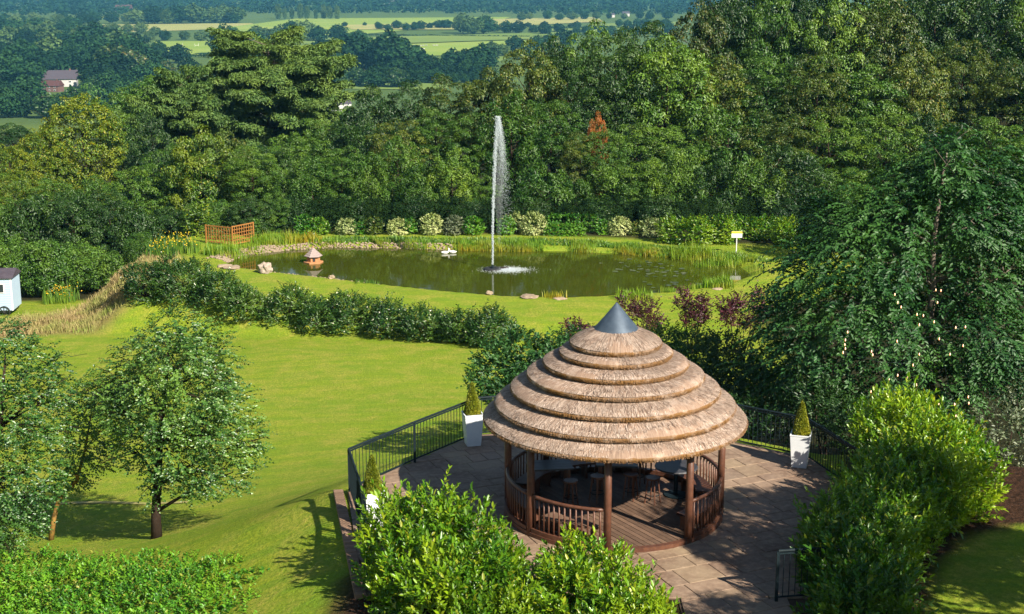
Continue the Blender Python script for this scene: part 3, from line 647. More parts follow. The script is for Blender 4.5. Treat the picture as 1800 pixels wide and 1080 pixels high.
# valley trees, placed one by one (px, y of the foot, height px, width px)
GV = 'trees standing in the valley'
vt = []
random.seed(5)
def band(x0, x1, yb0, yb1, hp, n, mats, jit=3):
    for i in range(n):
        f = (i+random.uniform(.2, .8))/n
        vt.append((x0+(x1-x0)*f, yb0+(yb1-yb0)*f+random.uniform(-jit, jit), hp*random.uniform(.75, 1.25), random.choice(mats)))
band(0, 290, 150, 158, 48, 9, ['far']); band(-20, 300, 128, 130, 44, 12, ['far']); band(0, 330, 108, 112, 40, 12, ['far', 'far', 'farlight'])
band(0, 150, 85, 90, 34, 7, ['far', 'farlight']); band(140, 300, 95, 100, 40, 4, ['far']); band(0, 150, 66, 70, 26, 8, ['farlight', 'far'])
band(165, 420, 70, 72, 16, 9, ['far', 'farlight']); band(380, 450, 98, 100, 42, 3, ['far']); band(440, 570, 72, 76, 26, 7, ['far', 'farlight'])
band(500, 600, 108, 110, 28, 5, ['far']); band(590, 640, 76, 78, 30, 2, ['far']); band(600, 720, 125, 130, 55, 5, ['far'], 5)
band(560, 900, 142, 148, 18, 14, ['far']); band(785, 860, 125, 130, 38, 4, ['far']); band(660, 790, 55, 52, 12, 9, ['far'])
band(800, 860, 60, 60, 28, 3, ['far', 'farlight']); band(860, 1160, 58, 62, 16, 13, ['far']); band(900, 1030, 50, 50, 10, 6, ['far'])
band(830, 900, 100, 98, 20, 3, ['farlight', 'far']); band(1060, 1190, 65, 62, 18, 6, ['far']); band(905, 960, 105, 105, 22, 3, ['far'])
band(560, 640, 86, 86, 14, 3, ['far', 'farlight']); band(520, 600, 56, 56, 9, 3, ['farlight']); band(0, 420, 40, 40, 16, 16, ['far', 'farlight'], 2)
band(480, 600, 34, 34, 22, 9, ['farlight'], .5); band(230, 420, 42, 40, 26, 10, ['farlight', 'far'], 1.5)
band(900, 1180, 36, 34, 12, 12, ['far', 'farlight'], 1.5); band(0, 60, 175, 185, 40, 3, ['far']); band(150, 300, 168, 172, 36, 5, ['far', 'dark'])
band(0, 180, 205, 215, 44, 6, ['far', 'dark']); band(150, 330, 190, 196, 40, 6, ['far', 'mid']); band(200, 340, 140, 140, 44, 5, ['far', 'brown'])
band(400, 470, 135, 138, 40, 3, ['far']); band(560, 740, 150, 156, 36, 7, ['far', 'dark']); band(0, 170, 50, 52, 20, 9, ['farlight', 'far']); band(120, 280, 58, 62, 16, 8, ['farlight'])
band(700, 860, 136, 140, 30, 7, ['far']); band(900, 1000, 92, 90, 30, 4, ['far']); band(1080, 1180, 50, 50, 14, 6, ['far']); band(590, 860, 47, 46, 8, 9, ['farlight', 'far'], 1)
vt.sort(key=lambda q: -q[1])
where = {0: 'at the valley foot', 1: 'in the middle fields', 2: 'beyond the pastures'}
cnt = {}
vt.sort(key=lambda q: q[0]); cnt2 = {}
for px, yb, hp, mat in vt:
    p = hit(px, yb)
    if p.y < 230 or (62 < px < 150 and 150 < yb < 200): continue
    if 268 < px < 392 and 98 < yb < 150: hp *= .6
    s = hp/FPX*p.y
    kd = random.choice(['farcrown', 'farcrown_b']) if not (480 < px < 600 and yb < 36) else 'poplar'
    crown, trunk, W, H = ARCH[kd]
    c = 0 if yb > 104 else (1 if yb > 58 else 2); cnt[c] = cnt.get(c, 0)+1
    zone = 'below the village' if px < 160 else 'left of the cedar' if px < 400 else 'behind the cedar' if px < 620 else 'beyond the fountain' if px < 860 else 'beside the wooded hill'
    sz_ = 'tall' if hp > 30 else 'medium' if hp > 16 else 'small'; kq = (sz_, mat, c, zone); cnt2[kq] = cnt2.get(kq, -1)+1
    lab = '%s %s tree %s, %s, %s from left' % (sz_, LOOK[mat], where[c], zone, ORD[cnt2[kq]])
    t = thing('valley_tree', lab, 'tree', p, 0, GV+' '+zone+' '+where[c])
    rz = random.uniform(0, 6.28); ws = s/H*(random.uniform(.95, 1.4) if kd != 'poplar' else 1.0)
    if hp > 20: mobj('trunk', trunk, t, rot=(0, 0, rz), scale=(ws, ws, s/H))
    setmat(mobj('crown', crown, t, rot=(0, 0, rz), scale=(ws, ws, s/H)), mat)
# hedgerow lines between the fields
def hedgeline(pts, hp, mat, label):
    C, CR = [], []
    for (a, b_) in zip(pts[:-1], pts[1:]):
        A, B = hit(*a), hit(*b_); d = (B-A).length; r = max(hp/FPX*A.y*0.5, 1.0); n = max(int(d/r/0.8), 2)
        for i in range(n):
            p = A.lerp(B, i/n); C.append((p.x+random.uniform(-r, r)*.5, p.y+random.uniform(-r, r)*.5, h1(p.x, p.y)+r*random.uniform(.3, .9))); CR.append(r*random.uniform(.7, 1.2))
    V, F = clump_leaves(np.array(C), np.array(CR), 26, float(np.mean(CR))*.55, float(np.mean(CR))*.45, up=.6, center=np.array(C).mean(0)-np.array([0, 0, 500]))
    return tag(mobj('field_hedge', mesh_np('field_hedge', V, F, mat)), label, 'hedge', 'hedgerows between the valley fields')
hedgeline([(540, 140), (700, 138), (870, 145)], 16, 'far', 'thick dark hedgerow just beyond the trees near the fountain top')
hedgeline([(640, 63), (760, 65), (960, 67)], 4, 'far', 'long thin hedgerow between the two pale pastures')
hedgeline([(290, 100), (400, 102), (560, 103)], 8, 'far', 'dark hedgerow below the small sports pitch')
hedgeline([(960, 52), (1190, 50)], 6, 'far', 'hedgerow beside the hillside running to the straw field')
hedgeline([(430, 84), (560, 80)], 4, 'farlight', 'short pale hedgerow behind the top of the cedar')
# far woods: uncountable tree cover fading to blue
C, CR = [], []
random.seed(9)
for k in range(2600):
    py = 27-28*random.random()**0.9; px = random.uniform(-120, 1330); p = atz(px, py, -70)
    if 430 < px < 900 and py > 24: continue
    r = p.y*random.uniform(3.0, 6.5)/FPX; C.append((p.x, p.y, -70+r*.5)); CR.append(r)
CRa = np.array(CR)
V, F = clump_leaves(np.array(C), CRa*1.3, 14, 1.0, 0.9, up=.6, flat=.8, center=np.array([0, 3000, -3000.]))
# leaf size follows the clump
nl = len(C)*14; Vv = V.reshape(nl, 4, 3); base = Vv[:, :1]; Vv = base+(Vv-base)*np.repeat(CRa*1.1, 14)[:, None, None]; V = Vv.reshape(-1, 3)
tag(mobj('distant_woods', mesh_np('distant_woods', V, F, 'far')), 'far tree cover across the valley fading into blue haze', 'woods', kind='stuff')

# houses
def house(px, py, wpx, label, wall='render_wall', roof='slate', rz=0.3, dep=0.6, hgt=0.42, group='houses in the valley', zz=None):
    p = hit(px, py); w = wpx/FPX*p.y; d = w*dep; h = max(w*hgt, 2.6); h = min(h, 5.5)
    t = thing('house', label, 'house', (p.x, p.y, p.z), rz, group)
    MB().box((0, 0, h/2-.5), (w, d, h+1)).obj('wall', wall, t)
    rh = d*.45; o = w*.04
    r_ = MB().add([(-w/2-o, -d/2-o, h), (w/2+o, -d/2-o, h), (w/2+o, d/2+o, h), (-w/2-o, d/2+o, h), (-w/2-o, 0, h+rh), (w/2+o, 0, h+rh)], [(0, 1, 5, 4), (2, 3, 4, 5), (1, 2, 5), (3, 0, 4), (0, 3, 2, 1)]).obj('roof', roof, t)
    MB().box((w*.3, 0, h+rh+.3), (w*.05, w*.05, 1.6)).obj('chimney', 'brickwall', r_)
    if wpx > 12:
        for i in (-1, 0, 1):
            for j in ((0, 1) if h > 4 else (0,)):
                wf = MB().box((i*w*.3, -d/2-.02, 1.3+j*2.3), (w*.1, .1, 1.1)).obj('window', 'whitepaint', t)
                MB().box((i*w*.3, -d/2-.08, 1.3+j*2.3), (w*.08, .04, .9)).obj('pane', 'window_glass', wf)
    return t
house(108, 152, 54, 'white-walled house with a grey-purple roof among dark trees in the village', rz=.2)
house(92, 162, 34, 'red-tiled low house in front of the grey-roofed village house', 'brickwall', 'redtile', rz=-.2, hgt=.3)
house(60, 172, 30, 'dark-roofed cottage below the red-tiled house', 'brickwall', 'slate', rz=.5, hgt=.3)
house(455, 200, 62, 'house with a purple slate roof and white gable seen through the cedar', rz=-.7, hgt=.3)
house(595, 195, 40, 'white gabled house half hidden beside the dark trees right of the cedar', rz=.9, hgt=.3)
house(68, 40, 12, 'small pale house far off above the village trees', rz=.1, roof='redtile')
house(218, 21, 26, 'long cream farm building beyond the straw field', rz=.05, roof='redtile', hgt=.2)
house(228, 36, 20, 'low reddish barn at the edge of the straw strip', 'brickwall', 'redtile', rz=0, hgt=.25)
house(372, 6, 14, 'white farmhouse on the far woods edge', rz=.2)
house(690, 8, 20, 'far white farmhouse above the pastures near the picture top', rz=.1)
house(672, 9, 10, 'tiny far cottage beside the far white farmhouse', rz=.4)
house(768, 14, 10, 'tiny white house in the blue far trees', rz=.2)
house(1075, 31, 10, 'small white house by the hedgerow near the hillside', rz=.2)
house(1100, 29, 12, 'white house nearest the wooded hillside in the far fields', rz=.1)
house(860, 97, 16, 'pale field barn beside the lit pasture', rz=.1, hgt=.25, roof='duckhouse_roof')
# goal on the sports pitch, pole, cows
for (px, lab) in ((346, 'white goal posts on the small sports pitch, farther goal'), (318, 'white goal posts on the small sports pitch, nearer goal')):
    p = hit(px, 84); g = thing('goal_frame', lab, 'goal', p, 1.2, 'goals on the sports pitch')
    MB().tube([(-3.6, 0, 0), (-3.6, 0, 4.5), ], .12, 5).tube([(3.6, 0, 0), (3.6, 0, 4.5)], .12, 5).tube([(-3.6, 0, 2.4), (3.6, 0, 2.4)], .12, 5).obj('frame', 'whitepaint', g)
p = hit(641, 143); tag(MB().tube([(0, 0, 0), (0, 0, 9)], [.16, .1], 6).tube([(-.9, 0, 8.4), (.9, 0, 8.4)], .07, 5).obj('utility_pole', 'bark_grey', loc=p), 'thin grey pole standing by the dark hedgerow', 'pole')
cowme = MB().tube([(-1.0, 0, 1.05), (-.8, 0, 1.1), (0, 0, 1.05), (.7, 0, 1.15), (1.0, 0, 1.2), (1.35, 0, 1.35), (1.7, 0, 1.15)], [.2, .36, .42, .36, .24, .17, .09], 8)
for sx in (-.75, .65):
    for sy in (-.2, .2): cowme.tube([(sx, sy, .9), (sx+.03, sy, .5), (sx, sy, 0)], [.12, .07, .06], 6)
cowme.tube([(-1.05, 0, 1.2), (-1.2, 0, .6)], [.03, .04], 4)
cowm = cowme.mesh('cow', 'hide', True)
random.seed(3)
for i, (px, py) in enumerate([(718, 83), (724, 84), (729, 82), (734, 83), (739, 83), (744, 82), (749, 82), (706, 87), (700, 86), (733, 88), (745, 88), (763, 82), (768, 82)]):
    o = mobj('cow', cowm, loc=hit(px, py), rot=(0, 0, random.uniform(-.5, .5)+(PI if i % 3 else 0)), scale=(1.15,)*3)
    tag(o, 'black and white cow grazing with the herd on the lit pasture', 'cow', 'cows grazing in the valley')
# ------------------------------------------------------------------ pond surroundings
def px_lump(px, py, rx, ry, Y, dz=0, ryd=None):
    c = aty(px, py, Y); k = (Y*math.cos(PITCH)+(CAMH-c.z)*math.sin(PITCH))/FPX
    return (c.x, c.y, c.z+dz, rx*k, (ryd if ryd else rx*k), ry*k)
def bush(name, label, cat, lumps, mat, L, W, dens, per=6, tw=0.3, group=None, fine=False, up=0.7, whorl=False, droop=0.15, stem='bark_dark', inner=True, ang=.9, fold=.25, part='foliage', flowers=None):
    """a shrub whose leafy twigs stand over a union of rounded masses"""
    lm = np.array(lumps); cx_, cy2 = lm[:, 0].mean(), lm[:, 1].mean(); g = h1(cx_, cy2)
    Pn, Nn = lumps_surface(lumps, dens, zmin=g-0.2)
    if inner:
        P2, N2 = lumps_surface([(x, y, z, a*.72, b_*.72, c*.72) for x, y, z, a, b_, c in lumps], dens*.5, zmin=g-.1)
        Pn = np.concatenate([Pn, P2]); Nn = np.concatenate([Nn, N2])
    Pn = Pn+rng.normal(size=Pn.shape)*tw*0.22
    D = unit(Nn*0.8+np.array([0, 0, up])+rng.normal(size=Pn.shape)*0.35)
    V, F = twig_leaves(Pn-D*tw*0.55, D, tw*rng.uniform(.6, 1.3, len(Pn)), per, L, W, droop=droop, fine=fine, whorl=whorl, ang=ang, fold=fold, No=None if whorl else Nn)
    o0 = np.array([cx_, cy2, g])
    t = thing(name, label, cat, tuple(o0), 0, group)
    mobj(part, mesh_np(name+'_'+part, V-o0, F, mat), t)
    mb = MB()
    for i, (x, y, z, a, b_, c) in enumerate(lumps):
        mb.tube([((x-cx_)*.25, (y-cy2)*.25, -.1), ((x-cx_)*.7, (y-cy2)*.7, (z-g)*.5), (x-cx_, y-cy2, z-g)], [max(a*.07, .02), max(a*.04, .015), .01], 5)
    mb.obj('stem', stem, t)
    if flowers:
        fm, n, sz = flowers
        idx = rng.integers(0, len(Nn), n); q = Pn[idx]+D[idx]*tw*.5
        V, F = leaves(q, rdir(n, .5), rdir(n, 1), sz, sz*.8); mobj('blossom', mesh_np('blossom', V-o0, F, fm), t)
    return t
rng = np.random.default_rng(77); random.seed(77)
GP = 'clipped shrubs behind the pond'
pond_shrubs = [(536, 380, 414, 34, 'mid', 'rounded green clipped shrub nearest the trellis, darker half of a pair'), (560, 384, 414, 34, 'bright', 'rounded bright clipped shrub, lighter half of the pair nearest the trellis'),
    (609, 386, 412, 34, 'pale', 'small cream-variegated shrub after the green pair'), (632, 388, 412, 20, 'mid', 'narrow green shrub between cream shrub and olive shrub'), (658, 383, 413, 30, 'olive', 'olive-brown clipped shrub between two cream-variegated shrubs'),
    (700, 386, 415, 36, 'pale', 'cream-topped ball shrub in front of a thin grey trunk'), (722, 383, 412, 18, 'mid', 'narrow green column shrub between two cream balls'), (759, 377, 414, 36, 'pale', 'tall cream-variegated ball shrub by the two white ducks'),
    (798, 381, 414, 34, 'silver', 'cream and green ball shrub just left of the fountain jet'), (832, 383, 410, 36, 'mid', 'dark green shrub touching the left side of the jet'), (889, 382, 414, 30, 'mid', 'green round shrub just right of the jet'),
    (905, 375, 403, 32, 'pale', 'pale shrub peeping over the green one right of the jet'), (938, 376, 412, 42, 'pale', 'large pale variegated ball shrub beside the trimmed box hedges'), (1058, 386, 412, 16, 'mid', 'thin green column beside the long trimmed hedge'),
    (1090, 383, 414, 38, 'pale', 'cream-variegated shrub right after the thin green column'), (1118, 392, 416, 26, 'olive', 'small olive shrub between two cream shrubs'), (1145, 386, 420, 44, 'pale', 'cream-variegated shrub touching the tall laurel bank')]
for px, yt, yb, w, mat, lab in pond_shrubs:
    Yc = 99.3 if px not in (905,) else 100.6
    hh = (yb-yt); bot = hit(px, yb)
    lm = [px_lump(px, (yt+yb)/2+1, w/2, hh/2+1, Yc), px_lump(px+random.uniform(-3, 3), (yt+yb)/2+5, w/2*.9, hh/2, Yc)]
    bush('clipped_shrub', lab, 'shrub', lm, {'mid': 'hornbeam', 'bright': 'laurel_deep'}.get(mat, mat), .15, .09, 34, per=5, tw=.2, group=GP)
def boxhedge(label, x0, x1, yt, yb, Y, mat, group):
    lm = []; n = max(int((x1-x0)/14), 2)
    for i in range(n):
        for j in (0, 1): lm.append(px_lump(x0+(x1-x0)*(i+.5)/n, yt+(yb-yt)*(.32+.42*j), (x1-x0)/n*.8, (yb-yt)*.33, Y))
    return bush('box_hedge', label, 'hedge', lm, 'hornbeam' if mat == 'mid' else mat, .13, .08, 34, per=5, tw=.16, group=group)
boxhedge('long flat-topped trimmed hedge behind the pond, taller and farther', 966, 1046, 378, 408, 100.8, 'mid', 'flat-topped hedges behind the pond')
boxhedge('lower flat-topped trimmed hedge in front of the longer one', 960, 1024, 395, 421, 98.9, 'mid', 'flat-topped hedges behind the pond')
bush('laurel_bank', 'big bright yellow-green laurel at the right end of the pond, left of the sign', 'shrub', [px_lump(1180+i*24, 408+(i % 2)*5, 22, 26, 96.5-(i % 3)*.6) for i in range(5)], 'laurel', .20, .10, 22, per=6, tw=.4)
bush('laurel_bank', 'green laurel with bright tips behind the yellow sign', 'shrub', [px_lump(1305+i*22, 408+(i % 2)*4, 20, 26, 98-(i % 2)*.6) for i in range(4)], 'laurel_deep', .20, .10, 22, per=6, tw=.4)
bush('laurel_bank', 'bright laurel at the grass edge between the sign and the big shaded tree', 'shrub', [px_lump(1382+i*22, 410+(i % 2)*4, 22, 26, 95) for i in range(4)], 'laurel', .20, .10, 22, per=6, tw=.4)
bush('column_shrub', 'narrow upright yellow-green shrub against the trellis end', 'shrub', [px_lump(449, 400, 7, 16, 98), px_lump(449, 416, 8, 14, 98)], 'bright', .14, .07, 50, per=5, tw=.2)
bush('gold_tree', 'slender yellow-leaved sapling against the dark thicket', 'tree', [px_lump(350, 375, 14, 14, 99), px_lump(340, 395, 13, 14, 99), px_lump(358, 362, 8, 10, 99), px_lump(350, 412, 9, 12, 98.6)], 'yellow', .22, .12, 12, per=5, tw=.4)

# reeds and irises
def blades(pts, hgt, wid, lean=.35, seg=2):
    n = len(pts); h = (hgt*rng.uniform(.5, 1.15, n)*(.8+.35*np.sin(pts[:, 0]*2.3+1)*np.sin(pts[:, 0]*.9+pts[:, 1])))[:, None]; a = rng.random(n)*2*PI
    d = np.stack([np.cos(a), np.sin(a), np.zeros(n)], 1); s = np.stack([-np.sin(a), np.cos(a), np.zeros(n)], 1)*wid/2
    ln = (lean*rng.random(n))[:, None]; mid = pts+d*h*ln*.3+[0, 0, 1]*h*.6; tip = pts+d*h*ln+[0, 0, 1]*h
    V = np.stack([pts-s, pts+s, mid+s*.8, mid-s*.8, tip], 1).reshape(-1, 3); k = np.arange(n)[:, None]*5
    return V, np.concatenate([k+[[0, 1, 2]], k+[[0, 2, 3]], k+[[3, 2, 4]]], 1).reshape(-1, 3)
def shore(i0, i1, n, off0, off1):
    P_ = POND[i0:i1+1]; seg = [math.hypot(P_[k+1][0]-P_[k][0], P_[k+1][1]-P_[k][1]) for k in range(len(P_)-1)]
    cum = np.concatenate([[0], np.cumsum(seg)]); s = rng.random(n)*cum[-1]; x = np.interp(s, cum, [p[0] for p in P_]); y = np.interp(s, cum, [p[1] for p in P_])
    dx, dy = x-cx, (y-cy_); l = np.hypot(dx, dy); o = rng.uniform(off0, off1, n); x = x+dx/l*o; y = y+dy/l*o
    return np.stack([x, y, np.maximum(height(x, y), POND_Z-.1)], 1)
cx, cy_ = sum(p[0] for p in POND)/len(POND), sum(p[1] for p in POND)/len(POND)
def cl(P_, keep): # patchy
    return P_[np.sin(P_[:, 0]*1.7)+np.sin(P_[:, 0]*.61+2)+rng.normal(size=len(P_))*.5 > keep]
parts = [blades(cl(shore(4, 10, 9000, -.3, 1.3), -.3), .52, .04), blades(cl(shore(10, 13, 2500, -.6, .9), .2), .6, .035)]
V, F = join(parts); V2, F2 = blades(cl(shore(4, 9, 4000, -.4, .3), .3), .5, .035); tag(mobj('golden_reeds', mesh_np('golden_reeds', V2, F2, 'reedgold')), 'golden reed stems at the waterline of the far shore', 'reeds', kind='stuff'); tag(mobj('reeds', mesh_np('reeds', V, F, 'reed')), 'yellow-green reeds fringing the far shore of the pond', 'reeds', kind='stuff')
V, F = blades(shore(3, 10, 9000, .8, 3.2), .25, .05, .6); tag(mobj('marginal_grass', mesh_np('marginal_grass', V, F, 'bright')), 'low green waterside plants between reeds and clipped shrubs', 'plants', kind='stuff')
def clump_of(px, py, n, r, h, mat, label, name='iris_clump', cat='plant', sy=.6, group=None):
    c = hit(px, py); a = np.clip(rng.normal(size=(n, 2)), -1.7, 1.7)*[r, r*sy]; P_ = np.stack([a[:, 0], a[:, 1], height(a[:, 0]+c.x, a[:, 1]+c.y)-c.z-.03], 1)
    V, F = blades(P_, h, .04, .45); o = mobj(name, mesh_np(name, V, F, mat), loc=c); return tag(o, label, cat, group)
clump_of(500, 426, 700, .9, .85, 'reed', 'tall yellow-green iris clump just right of the trellis')
clump_of(475, 430, 400, .7, .75, 'reed', 'iris clump at the foot of the trellis end')
clump_of(535, 426, 500, .7, .75, 'reedgold', 'golden-yellow iris clump on the stony shore')
clump_of(575, 428, 350, .7, .5, 'reed', 'green iris clump between golden iris and the duck house')
clump_of(398, 448, 500, .8, .9, 'reed', 'sparse green waterside clump at the pebble beach tip')
clump_of(430, 440, 400, .9, .6, 'reed', 'low green clump in front of the lattice trellis')
clump_of(1262, 506, 450, .5, .8, 'reed', 'golden rush clump at the right end of the pond')
clump_of(1262, 478, 500, .9, 1.1, 'reed', 'thin green rushes standing in the water at the right end')
clump_of(1208, 455, 400, .6, 1.0, 'reed', 'upright rush tuft on the far shore by the laurel')
clump_of(1228, 456, 400, .6, .9, 'reed', 'second upright rush tuft just right of the first by the laurel')
clump_of(975, 524, 120, .4, .5, 'reedgold', 'little yellow tuft on the near bank right of the jet')
clump_of(645, 498, 90, .4, .35, 'bright', 'little green tuft on the near bank')
clump_of(820, 514, 200, .7, .3, 'bright', 'low green weed on the near bank below the jet reflection')
clump_of(1115, 526, 300, .6, .7, 'reed', 'bright green tuft on the near bank above the purple maple')
for px, py, lab in ((213, 478, 'goldenrod clump with yellow flowers at the top of the dry bank'), (108, 532, 'small yellow flowering clump at the foot of the dry bank'), (285, 452, 'yellow flowers at the bank edge near the dark low hedge'), (305, 438, 'yellow flowers nearest the upper grass corner'), (325, 444, 'yellow flower patch in front of the thicket')):
    c = hit(px, py); n = 260; a = rng.normal(size=(n, 2))*.5; a = np.clip(a, -.9, .9); P_ = np.stack([a[:, 0], a[:, 1], np.zeros(n)], 1)
    V, F = blades(P_, 1.0, .05, .3); t = thing('goldenrod', lab, 'flower', c, 0, 'yellow flowers along the bank'); mobj('leaf_stem', mesh_np('goldenrod_stem', V, F, 'bright'), t)
    q = P_[:70]+np.array([0, 0, .8])+rng.normal(size=(70, 3))*[.2, .2, .2]; V, F = leaves(q, rdir(70, .5), rdir(70, 1), .10, .08); mobj('blossom', mesh_np('goldenrod_flower', V, F, 'goldflower'), t)
# dry tall grass on the bank
n = 26000; bx = rng.uniform(-33, -20, n); by = rng.uniform(76, 93, n); ky = sdf_poly([(-33, 76), (-24, 78), (-20.5, 83), (-22.5, 92), (-25, 92), (-28, 85), (-33, 80)], bx, by) < -.2+rng.normal(size=n)*.5
bx, by = bx[ky], by[ky]; V, F = blades(np.stack([bx, by, height(bx, by)-.02], 1), .48, .035, .9)
tag(mobj('dry_grass', mesh_np('dry_grass', V, F, 'straw_grass')), 'long dry straw-coloured grass on the bank beside the low hedge', 'grass', kind='stuff')

# stones
def rock(seed, r, flat=.6, sub=2):
    bm = bmesh.new(); bmesh.ops.create_icosphere(bm, subdivisions=sub, radius=r)
    for v in bm.verts:
        d = v.co.normalized(); v.co *= 1+.45*noise.noise(d*1.7+Vector((seed, seed*2, 0)))+.12*noise.noise(d*5+Vector((seed, 0, 0)))
        v.co.z *= flat
    return bm
def rockobj(name, p, r, mat, label, cat='rock', flat=.6, group=None, seed=1, sink=.2):
    bm = rock(seed, r, flat, 3 if r > .3 else 2); me = bpy.data.meshes.new(name); bm.to_mesh(me); bm.free(); me.materials.append(MATS[mat])
    return tag(mobj(name, me, loc=(p.x, p.y, p.z+r*flat*(1-sink)-.02)), label, cat, group)
rockobj('rock', hit(467, 480), .42, 'boulder', 'pinkish boulder standing at the near edge of the pond', flat=.95, seed=3, sink=.35)
for i, (px, py, r) in enumerate([(421, 463, .2), (427, 467, .24), (433, 470, .2), (415, 468, .16), (583, 490, .22), (860, 519, .22)]):
    rockobj('rock', hit(px, py), r, 'pebble', ['smallest-but-one white stone at the pond tip', 'largest white stone of the little row at the pond tip', 'last white stone of the little row toward the boulder', 'first small white stone at the pebble beach', 'white stone on the near bank below the duck house', 'pale stone on the near bank by the jet reflection'][i], group='white stones round the pond', seed=i+5)
for i, (px, py, r, lab) in enumerate([(395, 470, .45, 'flat pale slab lying on the grass by the pond tip'), (408, 473, .5, 'second flat pale slab lying on the grass, nearer the pond'), (930, 523, .5, 'flat pale slab on the near bank right of the jet reflection'), (985, 526, .35, 'flat pale slab beside the yellow tuft on the near bank'), (1262, 509, .3, 'orange-white stone under the golden rush clump'), (1285, 498, .3, 'white stone on the right bank of the pond')]):
    rockobj('flat_stone', hit(px, py), r, 'pebble', lab, flat=.18, group='flat stones round the pond', seed=20+i)
rockobj('boulder', atz(462, 1078, -1.35), .45, 'boulder_red', 'reddish boulder at the bottom edge beside the leafy hedge', flat=.6, seed=41)
rockobj('boulder', atz(510, 1086, -1.15), .3, 'boulder_red', 'smaller reddish stone right of the bigger one at the bottom edge', flat=.6, seed=43)
# pebble beach
Vs, Fs, nn = [], [], 0
srcs = []
for k in range(6):
    bm = rock(60+k, 1, .6, 1); srcs.append((np.array([v.co[:] for v in bm.verts]), np.array([[v.index for v in f.verts] for f in bm.faces]))); bm.free()
bp = np.concatenate([shore(0, 5, 650, -.15, .85), shore(0, 2, 350, -.2, 1.3), shore(17, 19, 60, -.1, .3)])
for i, p in enumerate(bp):
    v, f = srcs[i % 6]; s = rng.uniform(.04, .13); a = rng.random()*6.28; M = np.array([[math.cos(a), -math.sin(a), 0], [math.sin(a), math.cos(a), 0], [0, 0, 1]])
    Vs.append(v*s @ M.T+p+[0, 0, .03]); Fs.append(f+nn); nn += len(v)
tag(mobj('pebbles', mesh_np('pebbles', np.concatenate(Vs), np.concatenate(Fs), 'pebble')), 'tan pebbles and stones lining the far left shore of the pond', 'pebbles', kind='stuff')

# lily pads
n = 70
for (px, py, k, lab) in ((1160, 478, 26, 'lily pads in the right end of the pond'), (1110, 466, 16, 'lily pads near the far shore'), (1200, 500, 16, 'lily pads close to the golden rushes')):
    c = atz(px, py, POND_Z+.015); mb = MB()
    for i in range(k):
        x, y = rng.normal()*1.4, rng.normal()*1.0; r = rng.uniform(.10, .2); a0 = rng.random()*6
        mb.add([(x, y, rng.uniform(0, .02))]+[(x+r*math.cos(a0+q*5.8/9), y+r*math.sin(a0+q*5.8/9), rng.uniform(0, .02)) for q in range(10)], [(0, q+1, q+2) for q in range(9)])
    tag(mb.obj('lily_pads', 'silver', loc=c), lab, 'plants', kind='stuff')

# duck house
c = atz(551, 462, POND_Z); t = thing('duck_house', 'small hexagonal wooden duck house with a pale pointed roof, floating on the pond', 'duck house', c, .25)
MB().lathe([(0, -.05), (.62, -.05), (.64, .0), (.64, .08), (.60, .10), (0, .10)], 6).obj('platform', 'duckhouse_wood', t)
MB().lathe([(.43, .10), (.43, .48), (0, .48)], 6).obj('wall', 'duckhouse_wood', t)
MB().box((.0, -.385, .26), (.16, .03, .24)).obj('doorway', 'rubber', t)
for k in range(6):
    a0, a1 = k*PI/3, (k+1)*PI/3; mb = MB()
    for q in range(5):
        r1, r0 = .60*(1-q/5), .60*(1-(q+1.15)/5) if q < 4 else 0.0; z1, z0 = .44+.56*q/5, .44+.56*min((q+1.15)/5, 1)
        mb.add([(r1*math.cos(a0), r1*math.sin(a0), z1+.03), (r1*math.cos(a1), r1*math.sin(a1), z1+.03), (r0*math.cos(a1), r0*math.sin(a1), z0), (r0*math.cos(a0), r0*math.sin(a0), z0), (r1*math.cos(a0), r1*math.sin(a0), z1), (r1*math.cos(a1), r1*math.sin(a1), z1)], [(0, 1, 2, 3), (4, 5, 1, 0)])
    mb.obj('roof_panel', 'duckhouse_roof', t)
MB().tube([(0, 0, .98), (0, 0, 1.12)], [.04, .02], 6).obj('finial', 'duckhouse_wood', t)
# ducks
for i, (px, py, rz, lab) in enumerate(((783, 446, .1, 'white duck swimming nearer the duck house, left of the pair'), (795, 445, 2.9, 'white duck with raised head, the one of the pair nearer the fountain'))):
    c = atz(px, py, POND_Z); t = thing('duck', lab, 'duck', c, rz, 'white ducks on the pond'); t.scale = (.72,)*3
    MB().tube([(-.42, 0, .16), (-.3, 0, .12), (-.1, 0, .1), (.12, 0, .1), (.24, 0, .15), (.29, 0, .26), (.30, 0, .36), (.36, 0, .41), (.41, 0, .40)], [.02, .10, .15, .14, .09, .05, .045, .055, .03], 10).obj('body', 'feather', t, True)
    MB().tube([(.41, 0, .40), (.49, 0, .38)], [.028, .018], 6).obj('beak', 'beak', t)

# fountain
fc = atz(866, 474, POND_Z); FY = fc.y; ftop = aty(873, 203, FY).z-POND_Z
t = thing('fountain_float', 'dark round float with nozzle in the middle of the pond', 'fountain', fc, 0)
MB().lathe([(.18, -.06), (.55, -.06), (.62, .02), (.55, .10), (.25, .12), (.18, .06)], 20).obj('float', 'rubber', t, True)
MB().tube([(0, 0, -.1), (0, 0, .22), (0, 0, .34)], [.10, .08, .04], 10).obj('nozzle', 'iron', t)
for k in range(3): a = k*2.1+.3; MB().tube([(0, 0, .06), (.5*math.cos(a), .5*math.sin(a), .05)], .03, 6).obj('strut', 'iron', t)
MB().box((.75, .1, .06), (.5, .3, .14), .2).obj('pump_box', 'bark_dark', t)
j = 3800; s = rng.random(j); tw_ = rng.normal(size=(j, 2))*(0.025+.05*s[:, None]**1.5); core = np.stack([tw_[:, 0]+.35*s**2.2, tw_[:, 1], .3+s*(ftop-.35)], 1)
